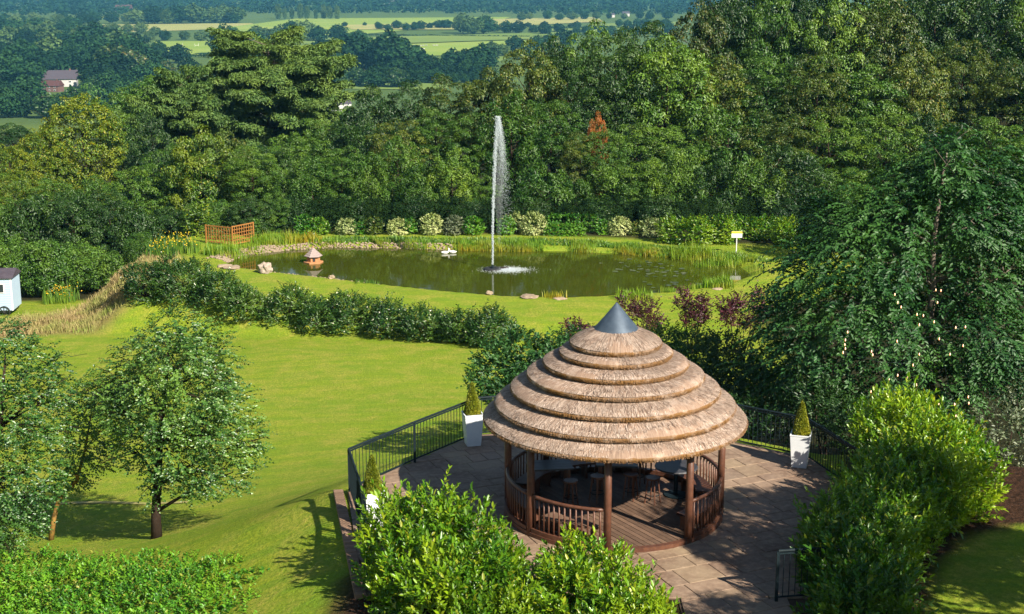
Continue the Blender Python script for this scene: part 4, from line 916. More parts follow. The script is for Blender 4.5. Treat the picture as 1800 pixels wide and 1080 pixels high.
j2 = 9000; s2 = rng.random(j2)**.5; ph = rng.normal(size=(j2, 2)); drift = rng.uniform(.15, 1.0, j2)
fz = s2*(ftop-.1); fx = .35+drift*(0.9*(1-s2)**.6)*1.2+ph[:, 0]*(.05+.13*(1-s2)); fall = np.stack([fx, ph[:, 1]*(.08+.25*(1-s2)), fz], 1)
keep = rng.random(j2) < (.05+.95*s2**2.2); fall = fall[keep]
j3 = 3600; a = rng.random(j3)*6.28; rr = np.abs(rng.normal(size=j3)); spl = np.stack([.95+rr*np.cos(a)*.75, -.15+rr*np.sin(a)*.5, np.abs(rng.normal(size=j3))*.05*np.exp(-rr*.4)], 1)
D_ = np.concatenate([core, fall, spl]); sz = np.concatenate([rng.uniform(.015, .04, len(core)), rng.uniform(.008, .020, len(fall)), rng.uniform(.012, .026, len(spl))])[:, None, None]
tet = np.array([[1, 1, 1], [1, -1, -1], [-1, 1, -1], [-1, -1, 1]])*.6
V = (D_[:, None, :]+tet[None]*sz*np.array([1, 1, 1.6])).reshape(-1, 3); k = np.arange(len(D_))[:, None]*4
F = np.concatenate([k+[[0, 1, 2]], k+[[0, 2, 3]], k+[[0, 3, 1]], k+[[1, 3, 2]]], 1).reshape(-1, 3)
o = tag(mobj('fountain_spray', mesh_np('fountain_spray', V, F, 'spray'), loc=fc), 'tall white water jet falling back as spray into the pond', 'spray', kind='stuff')
tag(MB().tube([(0, 0, .3), (.02, 0, ftop*.4), (.12, 0, ftop*.7), (.3, 0, ftop*.96)], [.028, .034, .03, .008], 8).obj('water_jet', 'spray', None, True, loc=fc), 'thin solid core of the fountain jet', 'water jet', kind='stuff')

mm = bpy.data.materials.new('mist'); mm.use_nodes = True; nt = mm.node_tree; nt.nodes.remove(nt.nodes['Principled BSDF'])
pv = N(nt, 'ShaderNodeVolumePrincipled'); pv.inputs['Color'].default_value = (.95, .97, 1, 1); pv.inputs['Density'].default_value = .30; nt.links.new(pv.outputs[0], nt.nodes['Material Output'].inputs['Volume']); MATS['mist'] = mm
mp_ = [(0, ftop*.12), (.12, ftop*.2), (.26, ftop*.4), (.34, ftop*.62), (.30, ftop*.82), (.16, ftop*.95), (0, ftop)]
tag(MB().lathe(mp_, 16).obj('fountain_mist', 'mist', None, True, loc=(fc.x+.42, fc.y, fc.z)), 'soft white mist drifting beside the fountain jet', 'mist', kind='stuff')
tag(MB().lathe([(0, .01), (.8, .015), (1.15, .04), (.75, .14), (0, .22)], 20).obj('splash_mist', 'mist', None, True, loc=(fc.x+1.0, fc.y-.2, fc.z), scale=(1.25, .6, .8)), 'low white splash mist on the water beside the float', 'mist', kind='stuff')
# sign
c = hit(1294, 446); t = thing('pond_sign', 'white sign board with a yellow top stripe on a pale post by the pond', 'sign', c, -.05)
MB().tube([(0, 0, -.2), (0, 0, 1.45)], .035, 8).obj('post', 'whitepaint', t)
MB().box((0, -.05, 1.28), (.70, .03, .42)).obj('board', 'whitepaint', t)
MB().box((0, -.070, 1.42), (.70, .008, .13)).obj('stripe', 'yellowpaint', t)
# trellis
def trellis(a, b_, h, label):
    A, B = hit(*a), hit(*b_); d = B-A; L = math.hypot(d.x, d.y); t = thing('trellis', label, 'trellis', A, math.atan2(d.y, d.x), 'lattice trellis panels by the pond')
    for x in (0, L): MB().box((x, 0, h/2), (.09, .09, h+.1)).obj('post', 'trellis_wood', t)
    for z in (.15, h): MB().box((L/2, 0, z), (L-.09, .06, .07)).obj('rail', 'trellis_wood', t)
    k = int(L/.22); sl = MB().box((0, 0, h/2+.07), (.045, .025, h-.22)).mesh('slat', 'trellis_wood')
    for i in range(1, k): mobj('slat', sl, t, loc=(L*i/k, -.013, 0))
    k = int(h/.24); s2 = MB().box((L/2, .013, 0), (L-.1, .025, .045)).mesh('cross_slat', 'trellis_wood')
    for i in range(1, k): mobj('cross_slat', s2, t, loc=(0, 0, .15+(h-.15)*i/k))
    return t
trellis((363, 428), (409, 434), 1.25, 'orange-brown lattice trellis on the thicket side, half overgrown')
trellis((409, 434), (446, 427), 1.35, 'orange-brown lattice trellis on the pond side, open squares showing')
bush('climber', 'rusty climbing plant growing over the left trellis panel', 'plant', [px_lump(378, 408, 14, 14, 97.2, ryd=.3), px_lump(397, 412, 10, 12, 97.0, ryd=.3)], 'olive', .12, .06, 40, per=4, tw=.18)

# wheeled bathing hut at the left edge
c = hit(-14, 552); t = thing('bathing_hut', 'pale blue wheeled bathing hut with a dark roof on the lawn', 'hut', c, R(4))
w, d, h = 3.15, 1.9, 2.05
MB().box((0, 0, .42+h/2), (w, d, h)).obj('body', 'bluepaint', t)
for k in range(20):
    MB().box((0, -d/2-.008, .47+h*(k+.02)/20), (w-.12, .012, .008)).obj('board_joint', 'bluepaint', t) if False else None
pl = MB().box((0, -d/2-.012, 0), (w-.14, .024, h/14*.93)).mesh('plank', 'bluepaint')
for k in range(14): mobj('plank', pl, t, loc=(0, 0, .42+h*(k+.5)/14))
for sx in (-1, 1): MB().box((sx*(w/2-.02), -d/2-.02, .42+h/2), (.09, .05, h)).obj('corner_trim', 'whitepaint', t)
zt = .42+h; MB().add([(-w/2-.12, -d/2-.15, zt-.03), (w/2+.12, -d/2-.15, zt-.03), (w/2+.12, d/2+.15, zt-.03), (-w/2-.12, d/2+.15, zt-.03), (-w/2-.12, 0, zt+.42), (w/2+.12, 0, zt+.42)], [(0, 1, 5, 4), (2, 3, 4, 5), (1, 2, 5), (3, 0, 4), (0, 3, 2, 1)]).obj('roof', 'slate', t)
for sx in (.98,-.2): 
    wf = MB().box((sx, -d/2-.035, 1.82), (.36, .06, .62)).obj('window', 'whitepaint', t); MB().box((sx, -d/2-.075, 1.82), (.24, .03, .48)).obj('pane', 'window_glass', wf)
for sx in (-1.05, 1.05):
    for sy in (-1, 1):
        wh = MB(); ry = sy*(d/2+.08)
        pts = [(sx+.34*math.cos(a), ry, .34+.34*math.sin(a)) for a in [q*2*PI/20 for q in range(21)]]
        wh.tube(pts, .035, 6, False); wo = wh.obj('wheel', 'rubber', t, True)
        sp_ = MB()
        for q in range(8): sp_.tube([(sx, ry, .34), (sx+.33*math.cos(q*PI/4), ry, .34+.33*math.sin(q*PI/4))], .016, 5)
        sp_.tube([(sx, ry-.05, .34), (sx, ry+.05, .34)], .06, 8); sp_.obj('spoke', 'rubber', wo)
    MB().tube([(sx, -d/2-.1, .34), (sx, d/2+.1, .34)], .035, 6).obj('axle', 'rubber', t)

# low dark hedge of shrubs on the bank
GH = 'low shrubs along the bank between lawn and pond'
low = [(262, 500, 46, 34, 'at the dry-grass end'), (322, 496, 52, 42, 'tallest, near the dry grass'), (384, 515, 46, 36, 'third from the dry grass'), (440, 536, 46, 34, 'fourth from the dry grass'), (500, 540, 46, 36, 'fifth from the dry grass'),
       (562, 556, 42, 32, 'above the birch crown side gap'), (622, 556, 46, 34, 'in the middle of the lawn edge'), (686, 562, 46, 36, 'just past the middle of the lawn edge'), (748, 570, 44, 34, 'below the fountain jet'), (806, 574, 38, 32, 'last but one before the gazebo'), (868, 578, 44, 36, 'last before the gazebo shrubs')]
for i, (px, py, rx, ry, wh) in enumerate(low):
    base = hit(px, py+ry*.95); Y = base.y+.8
    lm = [px_lump(px+random.uniform(-.5, .5)*rx, py+random.uniform(-.45, .35)*ry, rx*random.uniform(.45, .7), ry*random.uniform(.5, .75), Y+random.uniform(-.8, 1.2)) for q in range(6)]+[px_lump(px, py+ry*.35, rx*.85, ry*.65, Y)]
    bush('low_shrub', 'dark green low shrub on the bank, '+wh, 'shrub', lm, 'lowhedge', .15, .08, 32, per=6, tw=.42, group=GH, flowers=('whiteflower', 25, .1))
# purple maples
for px, py, rx, ry, Yb, lab in ((1124, 553, 40, 34, 66, 'purple-leaved maple directly behind the metal roof cap'), (1216, 540, 38, 36, 67, 'purple-leaved maple in the middle of the three on the upper grass'), (1306, 540, 38, 38, 66, 'purple-leaved maple half hidden by the big shaded tree'), (1022, 582, 32, 18, 58, 'low purple shrub left of the metal roof cap')):
    lm = [px_lump(px+random.uniform(-.85, .85)*rx, py+random.uniform(-.75, .95)*ry, rx*random.uniform(.22, .42), ry*random.uniform(.18, .32), Yb+random.uniform(-.9, .9)) for q in range(11)]
    bush('purple_maple', lab, 'tree', lm, 'purple', .14, .07, 34, per=6, tw=.42, group='purple maples between gazebo and pond')
# ------------------------------------------------------------------ gazebo terrace
G = (2.37, 31.4)
PATIO = [(-4.0, 32.65), (-2.6, 34.8), (-1.0, 36.95), (2.4, 37.75), (5.85, 36.45), (7.72, 35.12), (8.62, 31.95), (8.2, 28.0), (6.0, 26.6), (-3.0, 26.6)]
def clip(poly, P_):
    """clip poly by convex polygon P_ (any winding)"""
    ar = sum(P_[i][0]*P_[(i+1) % len(P_)][1]-P_[(i+1) % len(P_)][0]*P_[i][1] for i in range(len(P_)))
    sg = 1 if ar > 0 else -1; out = poly
    for i in range(len(P_)):
        a, b_ = P_[i], P_[(i+1) % len(P_)]; inp = out; out = []
        def s(p): return sg*((b_[0]-a[0])*(p[1]-a[1])-(b_[1]-a[1])*(p[0]-a[0]))
        for j in range(len(inp)):
            p, q = inp[j], inp[(j+1) % len(inp)]; sp_, sq = s(p), s(q)
            if sp_ >= 0: out.append(p)
            if (sp_ >= 0) != (sq >= 0): f = sp_/(sp_-sq); out.append((p[0]+(q[0]-p[0])*f, p[1]+(q[1]-p[1])*f))
        if not out: return []
    return out
def inset(poly, d):
    cx_, cy2 = sum(p[0] for p in poly)/len(poly), sum(p[1] for p in poly)/len(poly); o = []
    for x, y in poly:
        l = math.hypot(x-cx_, y-cy2); f = max(1-d*1.3/max(l, .05), .2); o.append((cx_+(x-cx_)*f, cy2+(y-cy2)*f))
    return o
terr = tag(MB().add([(x, y, z) for z in (-.5, -.035) for x, y in [(-4.0, 32.65), (-2.6, 34.8), (-1.0, 36.95), (2.4, 37.75), (5.85, 36.45), (7.72, 35.12), (8.62, 31.95), (8.2, 28.0), (6.0, 26.6), (5.6, 15), (3.35, 15), (3.35, 26.6), (-3.0, 26.6)]],
    [tuple(range(12, -1, -1)), tuple(range(13, 26))]+[(i, (i+1) % 13, (i+1) % 13+13, i+13) for i in range(13)]).obj('terrace', 'joint_sand'), kind='structure')
random.seed(21)
PATH = [(3.4, 15), (5.55, 15), (5.55, 26.6), (3.4, 26.6)]
def pave(region, ang, grp):
    ca_, sa = math.cos(ang), math.sin(ang); y = -16; k = 0
    while y < 16:
        hgt = random.choice([.42, .58, .58, .74]); x = -16+random.random()
        while x < 16:
            w = random.choice([.42, .58, .74, .88]); q = .007
            rect = [(x+q, y+q), (x+w-q, y+q), (x+w-q, y+hgt-q), (x+q, y+hgt-q)]
            rect = [(G[0]+a*ca_-b_*sa, 30+a*sa+b_*ca_) for a, b_ in rect]
            pl_ = clip(rect, region)
            if len(pl_) >= 3:
                cx_, cy2 = sum(p[0] for p in pl_)/len(pl_), sum(p[1] for p in pl_)/len(pl_)
                ar = abs(sum(pl_[i][0]*pl_[(i+1) % len(pl_)][1]-pl_[(i+1) % len(pl_)][0]*pl_[i][1] for i in range(len(pl_))))/2
                if ar > .015 and math.hypot(cx_-G[0], cy2-G[1]) > 2.15 and cy2 > 22.5:
                    zt_ = random.uniform(-.004, .004); lo = [(a-cx_, b_-cy2, -.034) for a, b_ in pl_]; md = [(a-cx_, b_-cy2, zt_-.008) for a, b_ in pl_]; hi = [(a-cx_, b_-cy2, zt_) for a, b_ in inset(pl_, .012)]
                    n_ = len(pl_); mb = MB().add(lo+md+hi, [tuple(range(2*n_, 3*n_))]+[(i+o, (i+1) % n_+o, (i+1) % n_+o+n_, i+o+n_) for o in (0, n_) for i in range(n_)])
                    mb.obj('paving_stone', 'paving', terr, loc=(cx_, cy2, 0)); k += 1
            x += w
        y += hgt
    return k
pave(PATIO, R(24), ''); pave(PATH, R(24), '')
# brick edging on the lawn side
t = thing('brick_edging', 'row of brown bricks edging the terrace on the lawn side below the railing', 'edging', (-4.22, 32.5, -.02), 0)
bk = MB().box((0, 0, 0), (.235, .10, .12)).mesh('brick', 'brick', bevel=.006)
a_, b2 = Vector((-4.22, 32.6, 0)), Vector((-3.05, 26.6, 0)); n = int((b2-a_).length/.108)
for i in range(n):
    p = a_.lerp(b2, i/n)-Vector((-4.22, 32.5, -.02)); mobj('brick', bk, t, loc=(p.x, p.y, p.z-.02+random.uniform(-.006, .006)), rot=(0, random.uniform(-.02, .02), math.atan2(b2.y-a_.y, b2.x-a_.x)+PI/2+random.uniform(-.03, .03)))

# railings
def railing(pts, label, group='dark railings round the terrace', endpost=(True, True)):
    o = thing('railing', label, 'railing', (pts[0][0], pts[0][1], 0), 0, group); ox, oy = pts[0]
    P_ = [(x-ox, y-oy) for x, y in pts]
    MB().tube([(x, y, 1.08) for x, y in P_], .030, 8).obj('top_rail', 'iron', o)
    for i, (a, b_) in enumerate(zip(P_[:-1], P_[1:])):
        L = math.hypot(b_[0]-a[0], b_[1]-a[1]); an = math.atan2(b_[1]-a[1], b_[0]-a[0]); m_ = ((a[0]+b_[0])/2, (a[1]+b_[1])/2)
        MB().box((m_[0], m_[1], .09), (L, .03, .03), an).obj('bottom_rail', 'iron', o)
        MB().box((m_[0], m_[1], 1.02), (L, .03, .03), an).obj('upper_rail', 'iron', o)
        k = int(L/.125)
        for q in range(1, k): mobj('baluster', BAL, o, loc=(a[0]+(b_[0]-a[0])*q/k, a[1]+(b_[1]-a[1])*q/k, 0))
    for i, (x, y) in enumerate(P_):
        if (i == 0 and not endpost[0]) or (i == len(P_)-1 and not endpost[1]): continue
        MB().box((x, y, .53), (.06, .06, 1.08)).obj('post', 'iron', o)
    return o
BAL = MB().tube([(0, 0, .09), (0, 0, 1.02)], .0085, 6).mesh('baluster', 'iron')
railing([(-3.0, 27.6), (-3.26, 29.55), (-3.94, 32.62)], 'dark railing panel along the left edge of the terrace above the bricks', endpost=(True, False))
railing([(-3.94, 32.62), (-2.5, 34.72), (-.95, 36.85)], 'dark railing between the sloping lawn and the planter left of the gazebo', endpost=(True, False))
railing([(-.95, 36.85), (2.4, 37.65), (5.77, 36.38)], 'dark railing running behind the thatched gazebo', endpost=(True, False))
railing([(5.77, 36.38), (7.62, 35.03), (8.52, 31.93), (8.1, 28.4)], 'dark railing right of the gazebo behind the shaded planter')
railing([(5.30, 26.42), (7.3, 26.75)], 'short dark railing at the path, running into the right laurel')

# planters with box cones
def planter(x, y, rz, label):
    t = thing('planter', label, 'planter', (x, y, 0), rz, 'tall white square planters')
    s = 2**.5/2; pr = [(.0, .0), (.36*s, .0), (.37*s, .01), (.495*s, .84), (.51*s, .855), (.51*s, .88), (.455*s, .88), (.44*s, .80), (0, .80)]
    MB().lathe(pr, 4, a0=PI/4, a1=PI/4+2*PI).obj('pot', 'planter_white', t)
    MB().lathe([(0, .81), (.44*s, .81)], 4, a0=PI/4, a1=PI/4+2*PI).obj('compost', 'soil', t)
    c = thing('box_cone', label.replace('tall white tapered planter', 'clipped conical box plant'), 'topiary', (x, y, .80), rz, 'conical box plants in the planters')
    n = 3600; f = rng.random(n)**.75; a = rng.random(n)*6.28; hh = .86*(1-f); prof = .225*f**.8*(1+.06*np.sin(a*3+hh*8))*(1-.35*(f > .93)*(f-.93)/.07)
    p = np.stack([prof*np.cos(a), prof*np.sin(a), hh+.04], 1)*(1+rng.normal(size=(n, 1))*.025); nr = np.stack([np.cos(a), np.sin(a), np.full(n, .35)], 1)
    V, F = leaves(p, unit(nr+rdir(n)*.8), unit(nr+rdir(n)*.6), .034, .024); mobj('foliage', mesh_np('box_foliage', V, F, 'box'), c)
    n = 1500; f = rng.random(n)**.75; a = rng.random(n)*6.28; hh = .82*(1-f); p = np.stack([.17*f**.8*np.cos(a), .17*f**.8*np.sin(a), hh], 1); V, F = leaves(p, rdir(n), rdir(n), .07, .06); mobj('inner_foliage', mesh_np('box_inner', V, F, 'box'), c)
    MB().tube([(0, 0, 0), (0, 0, .5)], [.02, .01], 6).obj('stem', 'bark', c)
planter(-1.05, 36.15, .25, 'tall white tapered planter left of the gazebo, catching the sun')
planter(7.35, 34.45, -.3, 'tall white tapered planter right of the gazebo in dappled shade')
planter(-3.15, 30.35, .3, 'tall white tapered planter at the left end, mostly hidden by the laurel')

# ------------------------------------------------------------------ gazebo
gz = thing('thatched_gazebo', 'round open gazebo with a seven-tier thatched roof and metal cap', 'gazebo', (G[0], G[1], 0))
A0 = R(-90-7)
PA = [A0+k*PI/4 for k in range(8)]     # post angles
PR_ = 2.48
for a in PA:
    x, y = PR_*math.cos(a), PR_*math.sin(a)
    MB().tube([(x, y, 0), (x, y, 1.2), (x, y, 2.42)], [.088, .084, .08], 14).obj('post', 'stained_wood', gz, True)
# deck
MB().lathe([(0, .012), (2.42, .012), (2.42, .0), (0, 0)], 64).obj('deck_base', 'soil', gz)
da = R(-58); dx_, dy_ = math.cos(da), math.sin(da); k = 0; o = -2.36
while o < 2.36:
    hw = math.sqrt(max(2.43**2-(abs(o)+.065)**2, 0.02)); jo = random.choice([None, random.uniform(-.5, .5)*hw])
    segs = [(-hw, hw)] if jo is None else [(-hw, jo-.004), (jo+.004, hw)]
    for s0, s1 in segs:
        mid = (s0+s1)/2
        MB().box((0, 0, 0), (s1-s0, .122, .045)).obj('deck_plank', 'deck_wood', gz, loc=(dx_*mid-dy_*o, dy_*mid+dx_*o, .055+random.uniform(-.002, .002)), rot=(0, 0, da))
    o += .137
# kerb ring and rail sections, all but the entrance (between the 1st and 2nd post)
balm = MB().tube([(0, 0, .12), (0, 0, .93)], .021, 8).mesh('baluster', 'stained_wood', True)
MB().lathe([(2.44, 0.0), (2.56, 0.0), (2.56, .10), (2.44, .10)], 72, a0=PA[0], a1=PA[0]+2*PI).obj('deck_rim', 'stained_wood', gz)
for k in range(8):
    if k == 0: continue
    a0, a1 = PA[k]+.036, PA[k]+PI/4-.036
    MB().lathe([(2.42, .10), (2.54, .10), (2.54, .20), (2.42, .20), (2.42, .10)], 14, a0=a0, a1=a1).obj('bottom_rail', 'stained_wood', gz)
    MB().tube([(PR_*math.cos(a0+(a1-a0)*i/12), PR_*math.sin(a0+(a1-a0)*i/12), .95) for i in range(13)], .042, 8).obj('hand_rail', 'stained_wood', gz, True)
    for q in range(13):
        a = a0+(a1-a0)*(q+.5)/13; mobj('baluster', balm, gz, loc=(PR_*math.cos(a), PR_*math.sin(a), 0))
# curved bench along the railings
for k in (1, 2, 4, 5, 6, 7):
    a0, a1 = PA[k]+.09, PA[k]+PI/4-.09
    b_ = MB().lathe([(1.93, .44), (2.36, .44), (2.36, .485), (1.93, .485), (1.93, .44)], 12, a0=a0, a1=a1).obj('bench_seat', 'stained_wood' if k != 7 else 'deck_wood', gz)
    for f in (.1, .5, .9):
        a = a0+(a1-a0)*f; MB().box((2.15*math.cos(a), 2.15*math.sin(a), .26), (.36, .06, .36), a).obj('bench_leg', 'stained_wood', gz)
# wall plate and rafters
MB().tube([(PR_*math.cos(i*PI/18), PR_*math.sin(i*PI/18), 2.44) for i in range(37)], .06, 8).obj('wall_plate', 'stained_wood', gz, True)
for i in range(24):
    a = i*PI/12; MB().tube([(2.9*math.cos(a), 2.9*math.sin(a), 2.22), (.2*math.cos(a), .2*math.sin(a), 4.15)], [.035, .035], 6).obj('rafter', 'stained_wood', gz)
MB().tube([(0, 0, 3.9), (0, 0, 4.6)], .09, 8).obj('king_post', 'stained_wood', gz)
# thatch
TR = [1.05, 1.29, 1.66, 2.03, 2.40, 2.76, 3.03]; TZ = [4.02, 3.80, 3.56, 3.28, 2.95, 2.60, 2.25]
random.seed(4)
for i in range(7):
    r1, z1 = TR[i], TZ[i]; r0, z0 = (TR[i-1]-.16, TZ[i-1]-.05) if i else (.40, 4.42)
    nseg = 200; prof = []; mr_, mz = (r0+r1)/2, (z0+z1+.08)/2+.035
    top = [(r0, z0), (r0*.62+mr_*.38, z0*.62+mz*.38+.01), (mr_, mz), (mr_*.4+r1*.6, mz*.4+(z1+.085)*.6+.012), (r1-.012, z1+.07)]
    lip = [(r1+.006, z1+.045), (r1-.012, z1+.005), (r1-.05, z1-.035)]
    und = [(r1-.26, z1-.0), (max(r1-.65, .15), z1+.26)]
    prof = top+lip+und; V = []; Kp = len(prof)
    for s in range(nseg):
        a = s*2*PI/nseg; w1 = .012*math.sin(a*3+i)+.008*math.sin(a*7+i*2)
        for q, (r, z) in enumerate(prof):
            j = random.uniform(-.012, .012) if q >= 4 else random.uniform(-.006, .006)
            V.append(((r+j+w1*(q > 2))*math.cos(a), (r+j+w1*(q > 2))*math.sin(a), z+random.uniform(-.008, .008)+w1*.6*(q > 2)))
    F, mi = [], []
    for s in range(nseg):
        s2 = (s+1) % nseg
        for q in range(Kp-1): F.append((s*Kp+q, s2*Kp+q, s2*Kp+q+1, s*Kp+q+1)); mi.append(0 if q < 4 else 1)
    F = [f[::-1] for f in F]
    tier = mobj('thatch_tier', mesh_np('thatch_tier', V, F, mats=['thatch', 'thatch_cut'], midx=mi), gz)
    # straw laid down the slope
    n = int(5200*r1/1.4); a = rng.random(n)*2*PI; u = rng.random(n)**.8
    kk = np.array([0, .25, .5, .8, 1.0]); rr = np.interp(u, kk, [p[0] for p in top]); zz = np.interp(u, kk, [p[1] for p in top])
    u2 = np.minimum(u+rng.uniform(.15, .4, n), 1.0); r2 = np.interp(u2, kk, [p[0] for p in top]); z2 = np.interp(u2, kk, [p[1] for p in top])
    a2 = a+rng.normal(size=n)*.012; lift = rng.uniform(.004, .018, n); hw = .0045+.004*rng.random(n)
    def P3(r, aa, z): return np.stack([r*np.cos(aa), r*np.sin(aa), z], 1)
    A_ = P3(rr, a, zz+.002); B_ = P3(r2+lift*.5, a2, z2+lift); tg = np.stack([-np.sin(a), np.cos(a), np.zeros(n)], 1)*hw[:, None]
    V = np.stack([A_-tg, A_+tg, B_+tg*.7, B_-tg*.7], 1).reshape(-1, 3); F = np.arange(n*4).reshape(-1, 4)
    s_ = mobj('straw', mesh_np('straw', V, F, 'thatch_straw'), tier); s_['kind'] = 'stuff'
    # cut reed ends at the lip
    n = int(2600*r1/1.4); a = rng.random(n)*2*PI; v = rng.random(n); lr = np.interp(v, [0, .5, 1], [r1+.01, r1-.005, r1-.05]); lz = np.interp(v, [0, .5, 1], [z1+.06, z1+.015, z1-.03])
    A_ = P3(lr-.05, a, lz+.03); B_ = P3(lr+rng.uniform(0, .022, n), a+rng.normal(size=n)*.006, lz-rng.uniform(.0, .03, n)); tg = np.stack([-np.sin(a), np.cos(a), np.zeros(n)], 1)*.008
    V = np.stack([A_-tg, A_+tg, B_+tg, B_-tg], 1).reshape(-1, 3)
    s_ = mobj('reed_end', mesh_np('reed_end', V, np.arange(n*4).reshape(-1, 4), 'thatch_cut'), tier); s_['kind'] = 'stuff'
cap = MB().lathe([(.0, 5.0), (.015, 4.99), (.26, 4.68), (.53, 4.36), (.535, 4.345), (.51, 4.34), (.24, 4.6)], 48).obj('metal_cap', 'zinc', gz, True)
MB().tube([(0.02, 0, 4.98), (.535, 0, 4.36)], .006, 5).obj('seam', 'zinc', cap)
# furniture inside
def table(x, y, rz, L, W, h, label, top='dark_top', leg='stained_wood'):
    t = thing('table', label, 'table', (x, y, .078), rz, 'tables in the gazebo')
    for k in range(4): MB().box((0, W*(-.375+.25*k), h-.02), (L, W*.235, .04)).obj('tabletop_plank', top, t)
    for sx in (-1, 1):
        for sy in (-1, 1): MB().box((sx*(L/2-.1), sy*(W/2-.08), (h-.04)/2), (.07, .07, h-.04)).obj('leg', leg, t)
    MB().box((0, 0, h-.075), (L-.2, .05, .07)).obj('apron', leg, t)
p = atz(966, 818, .80); table(p.x, p.y, .12, 1.05, .7, .74, 'dark rectangular table inside the gazebo by the left posts')
p = atz(1085, 812, .80); table(p.x, p.y, -.1, 1.0, .7, .74, 'dark table in the middle of the gazebo')
def stool(x, y, rz, label):
    t = thing('stool', label, 'stool', (x, y, .078), rz, 'wooden stools in the gazebo')
    MB().tube([(0, 0, .60), (0, 0, .64)], .17, 16).obj('seat', 'stained_wood', t)
    for k in range(4):
        a = k*PI/2+PI/4; MB().tube([(.12*math.cos(a), .12*math.sin(a), .60), (.19*math.cos(a), .19*math.sin(a), 0)], .02, 6).obj('leg', 'stained_wood', t)
    MB().tube([(.165*math.cos(q*PI/4), .165*math.sin(q*PI/4), .22) for q in range(9)], .012, 5).obj('foot_ring', 'iron', t)
for dx, dy, lab in ((-1.0, .05, 'wooden stool in the gazebo, nearest the left posts'), (-.35, .35, 'wooden stool in front of the middle table'), (.45, .5, 'wooden stool right of the middle table'), (.95, .25, 'wooden stool beside the sunlit patch of deck'), (-.2, 1.5, 'wooden stool behind the middle table'), (.7, 1.5, 'wooden stool at the back of the gazebo')):
    stool(G[0]+dx, G[1]+dy, random.random()*3, lab)
t = thing('round_table', 'round dark table standing in the right part of the gazebo', 'table', (G[0]+1.55, G[1]+.75, .078), 0, 'tables in the gazebo')
MB().lathe([(0, .70), (.5, .70), (.52, .72), (.5, .745), (0, .745)], 28).obj('tabletop', 'dark_top', t)
MB().tube([(0, 0, 0.02), (0, 0, .70)], .05, 10).obj('column', 'iron', t); MB().lathe([(0, 0), (.28, 0), (.28, .03), (0, .05)], 20).obj('base', 'iron', t)

# ------------------------------------------------------------------ shrubs and trees round the terrace
rng = np.random.default_rng(99); random.seed(99)
def shrubpx(label, items, mat, L=.14, W=.07, dens=28, per=7, tw=.4, name='shrub', cat='shrub', group=None, **kw):
    return bush(name, label, cat, [px_lump(*it) for it in items], mat, L, W, dens, per=per, tw=tw, group=group, **kw)
GB = 'dark shrubs behind the terrace railing'
shrubpx('large-leaved dark shrub rising left of the thatched roof behind the railing', [(870, 645, 38, 38, 45), (915, 625, 42, 40, 46), (960, 640, 40, 42, 46), (895, 680, 42, 30, 44.5), (945, 690, 40, 30, 44.5), (852, 672, 26, 28, 44.5)], 'cherry', .15, .08, group=GB)
shrubpx('dark shrub directly behind the upper thatch tiers', [(985, 620, 36, 30, 47), (1015, 610, 36, 28, 48), (1050, 640, 60, 40, 45)], 'cherry', .13, .07, group=GB)
shrubpx('dense dark shrub right of the metal roof cap', [(1170, 610, 40, 36, 48), (1215, 620, 42, 40, 47), (1180, 660, 50, 40, 45)], 'mid', .13, .07, group=GB)
shrubpx('dark shrub filling the gap between the thatch and the big shaded tree', [(1265, 630, 42, 42, 46), (1300, 660, 40, 44, 45), (1250, 680, 40, 36, 44), (1330, 690, 40, 40, 43)], 'dark', .14, .07, group=GB)
shrubpx('low dark shrub along the railing right of the roof edge', [(1320, 735, 40, 26, 40.5), (1375, 730, 36, 26, 40.3), (1285, 720, 34, 22, 41)], 'dark', .12, .06, group=GB)
shrubpx('dark shrub behind the right-hand planter', [(1450, 720, 44, 40, 39.5), (1500, 750, 44, 40, 38.2), (1430, 690, 40, 36, 40)], 'dark', .14, .06, group=GB)
shrubpx('yellow-green laurel shoot above the right railing', [(1555, 715, 30, 26, 36.5), (1525, 735, 26, 24, 36.2), (1580, 745, 34, 30, 35.5)], 'laurel', .12, .045, dens=34, per=10, tw=.38, name='laurel', whorl=True, up=1.2)
shrubpx('shrub with pale grey-green leaves at the right edge behind the laurel', [(1755, 740, 36, 34, 36), (1785, 790, 34, 40, 35.5), (1735, 790, 24, 30, 35.5), (1790, 700, 26, 30, 36.5)], 'silver', .11, .05, dens=22, per=6)

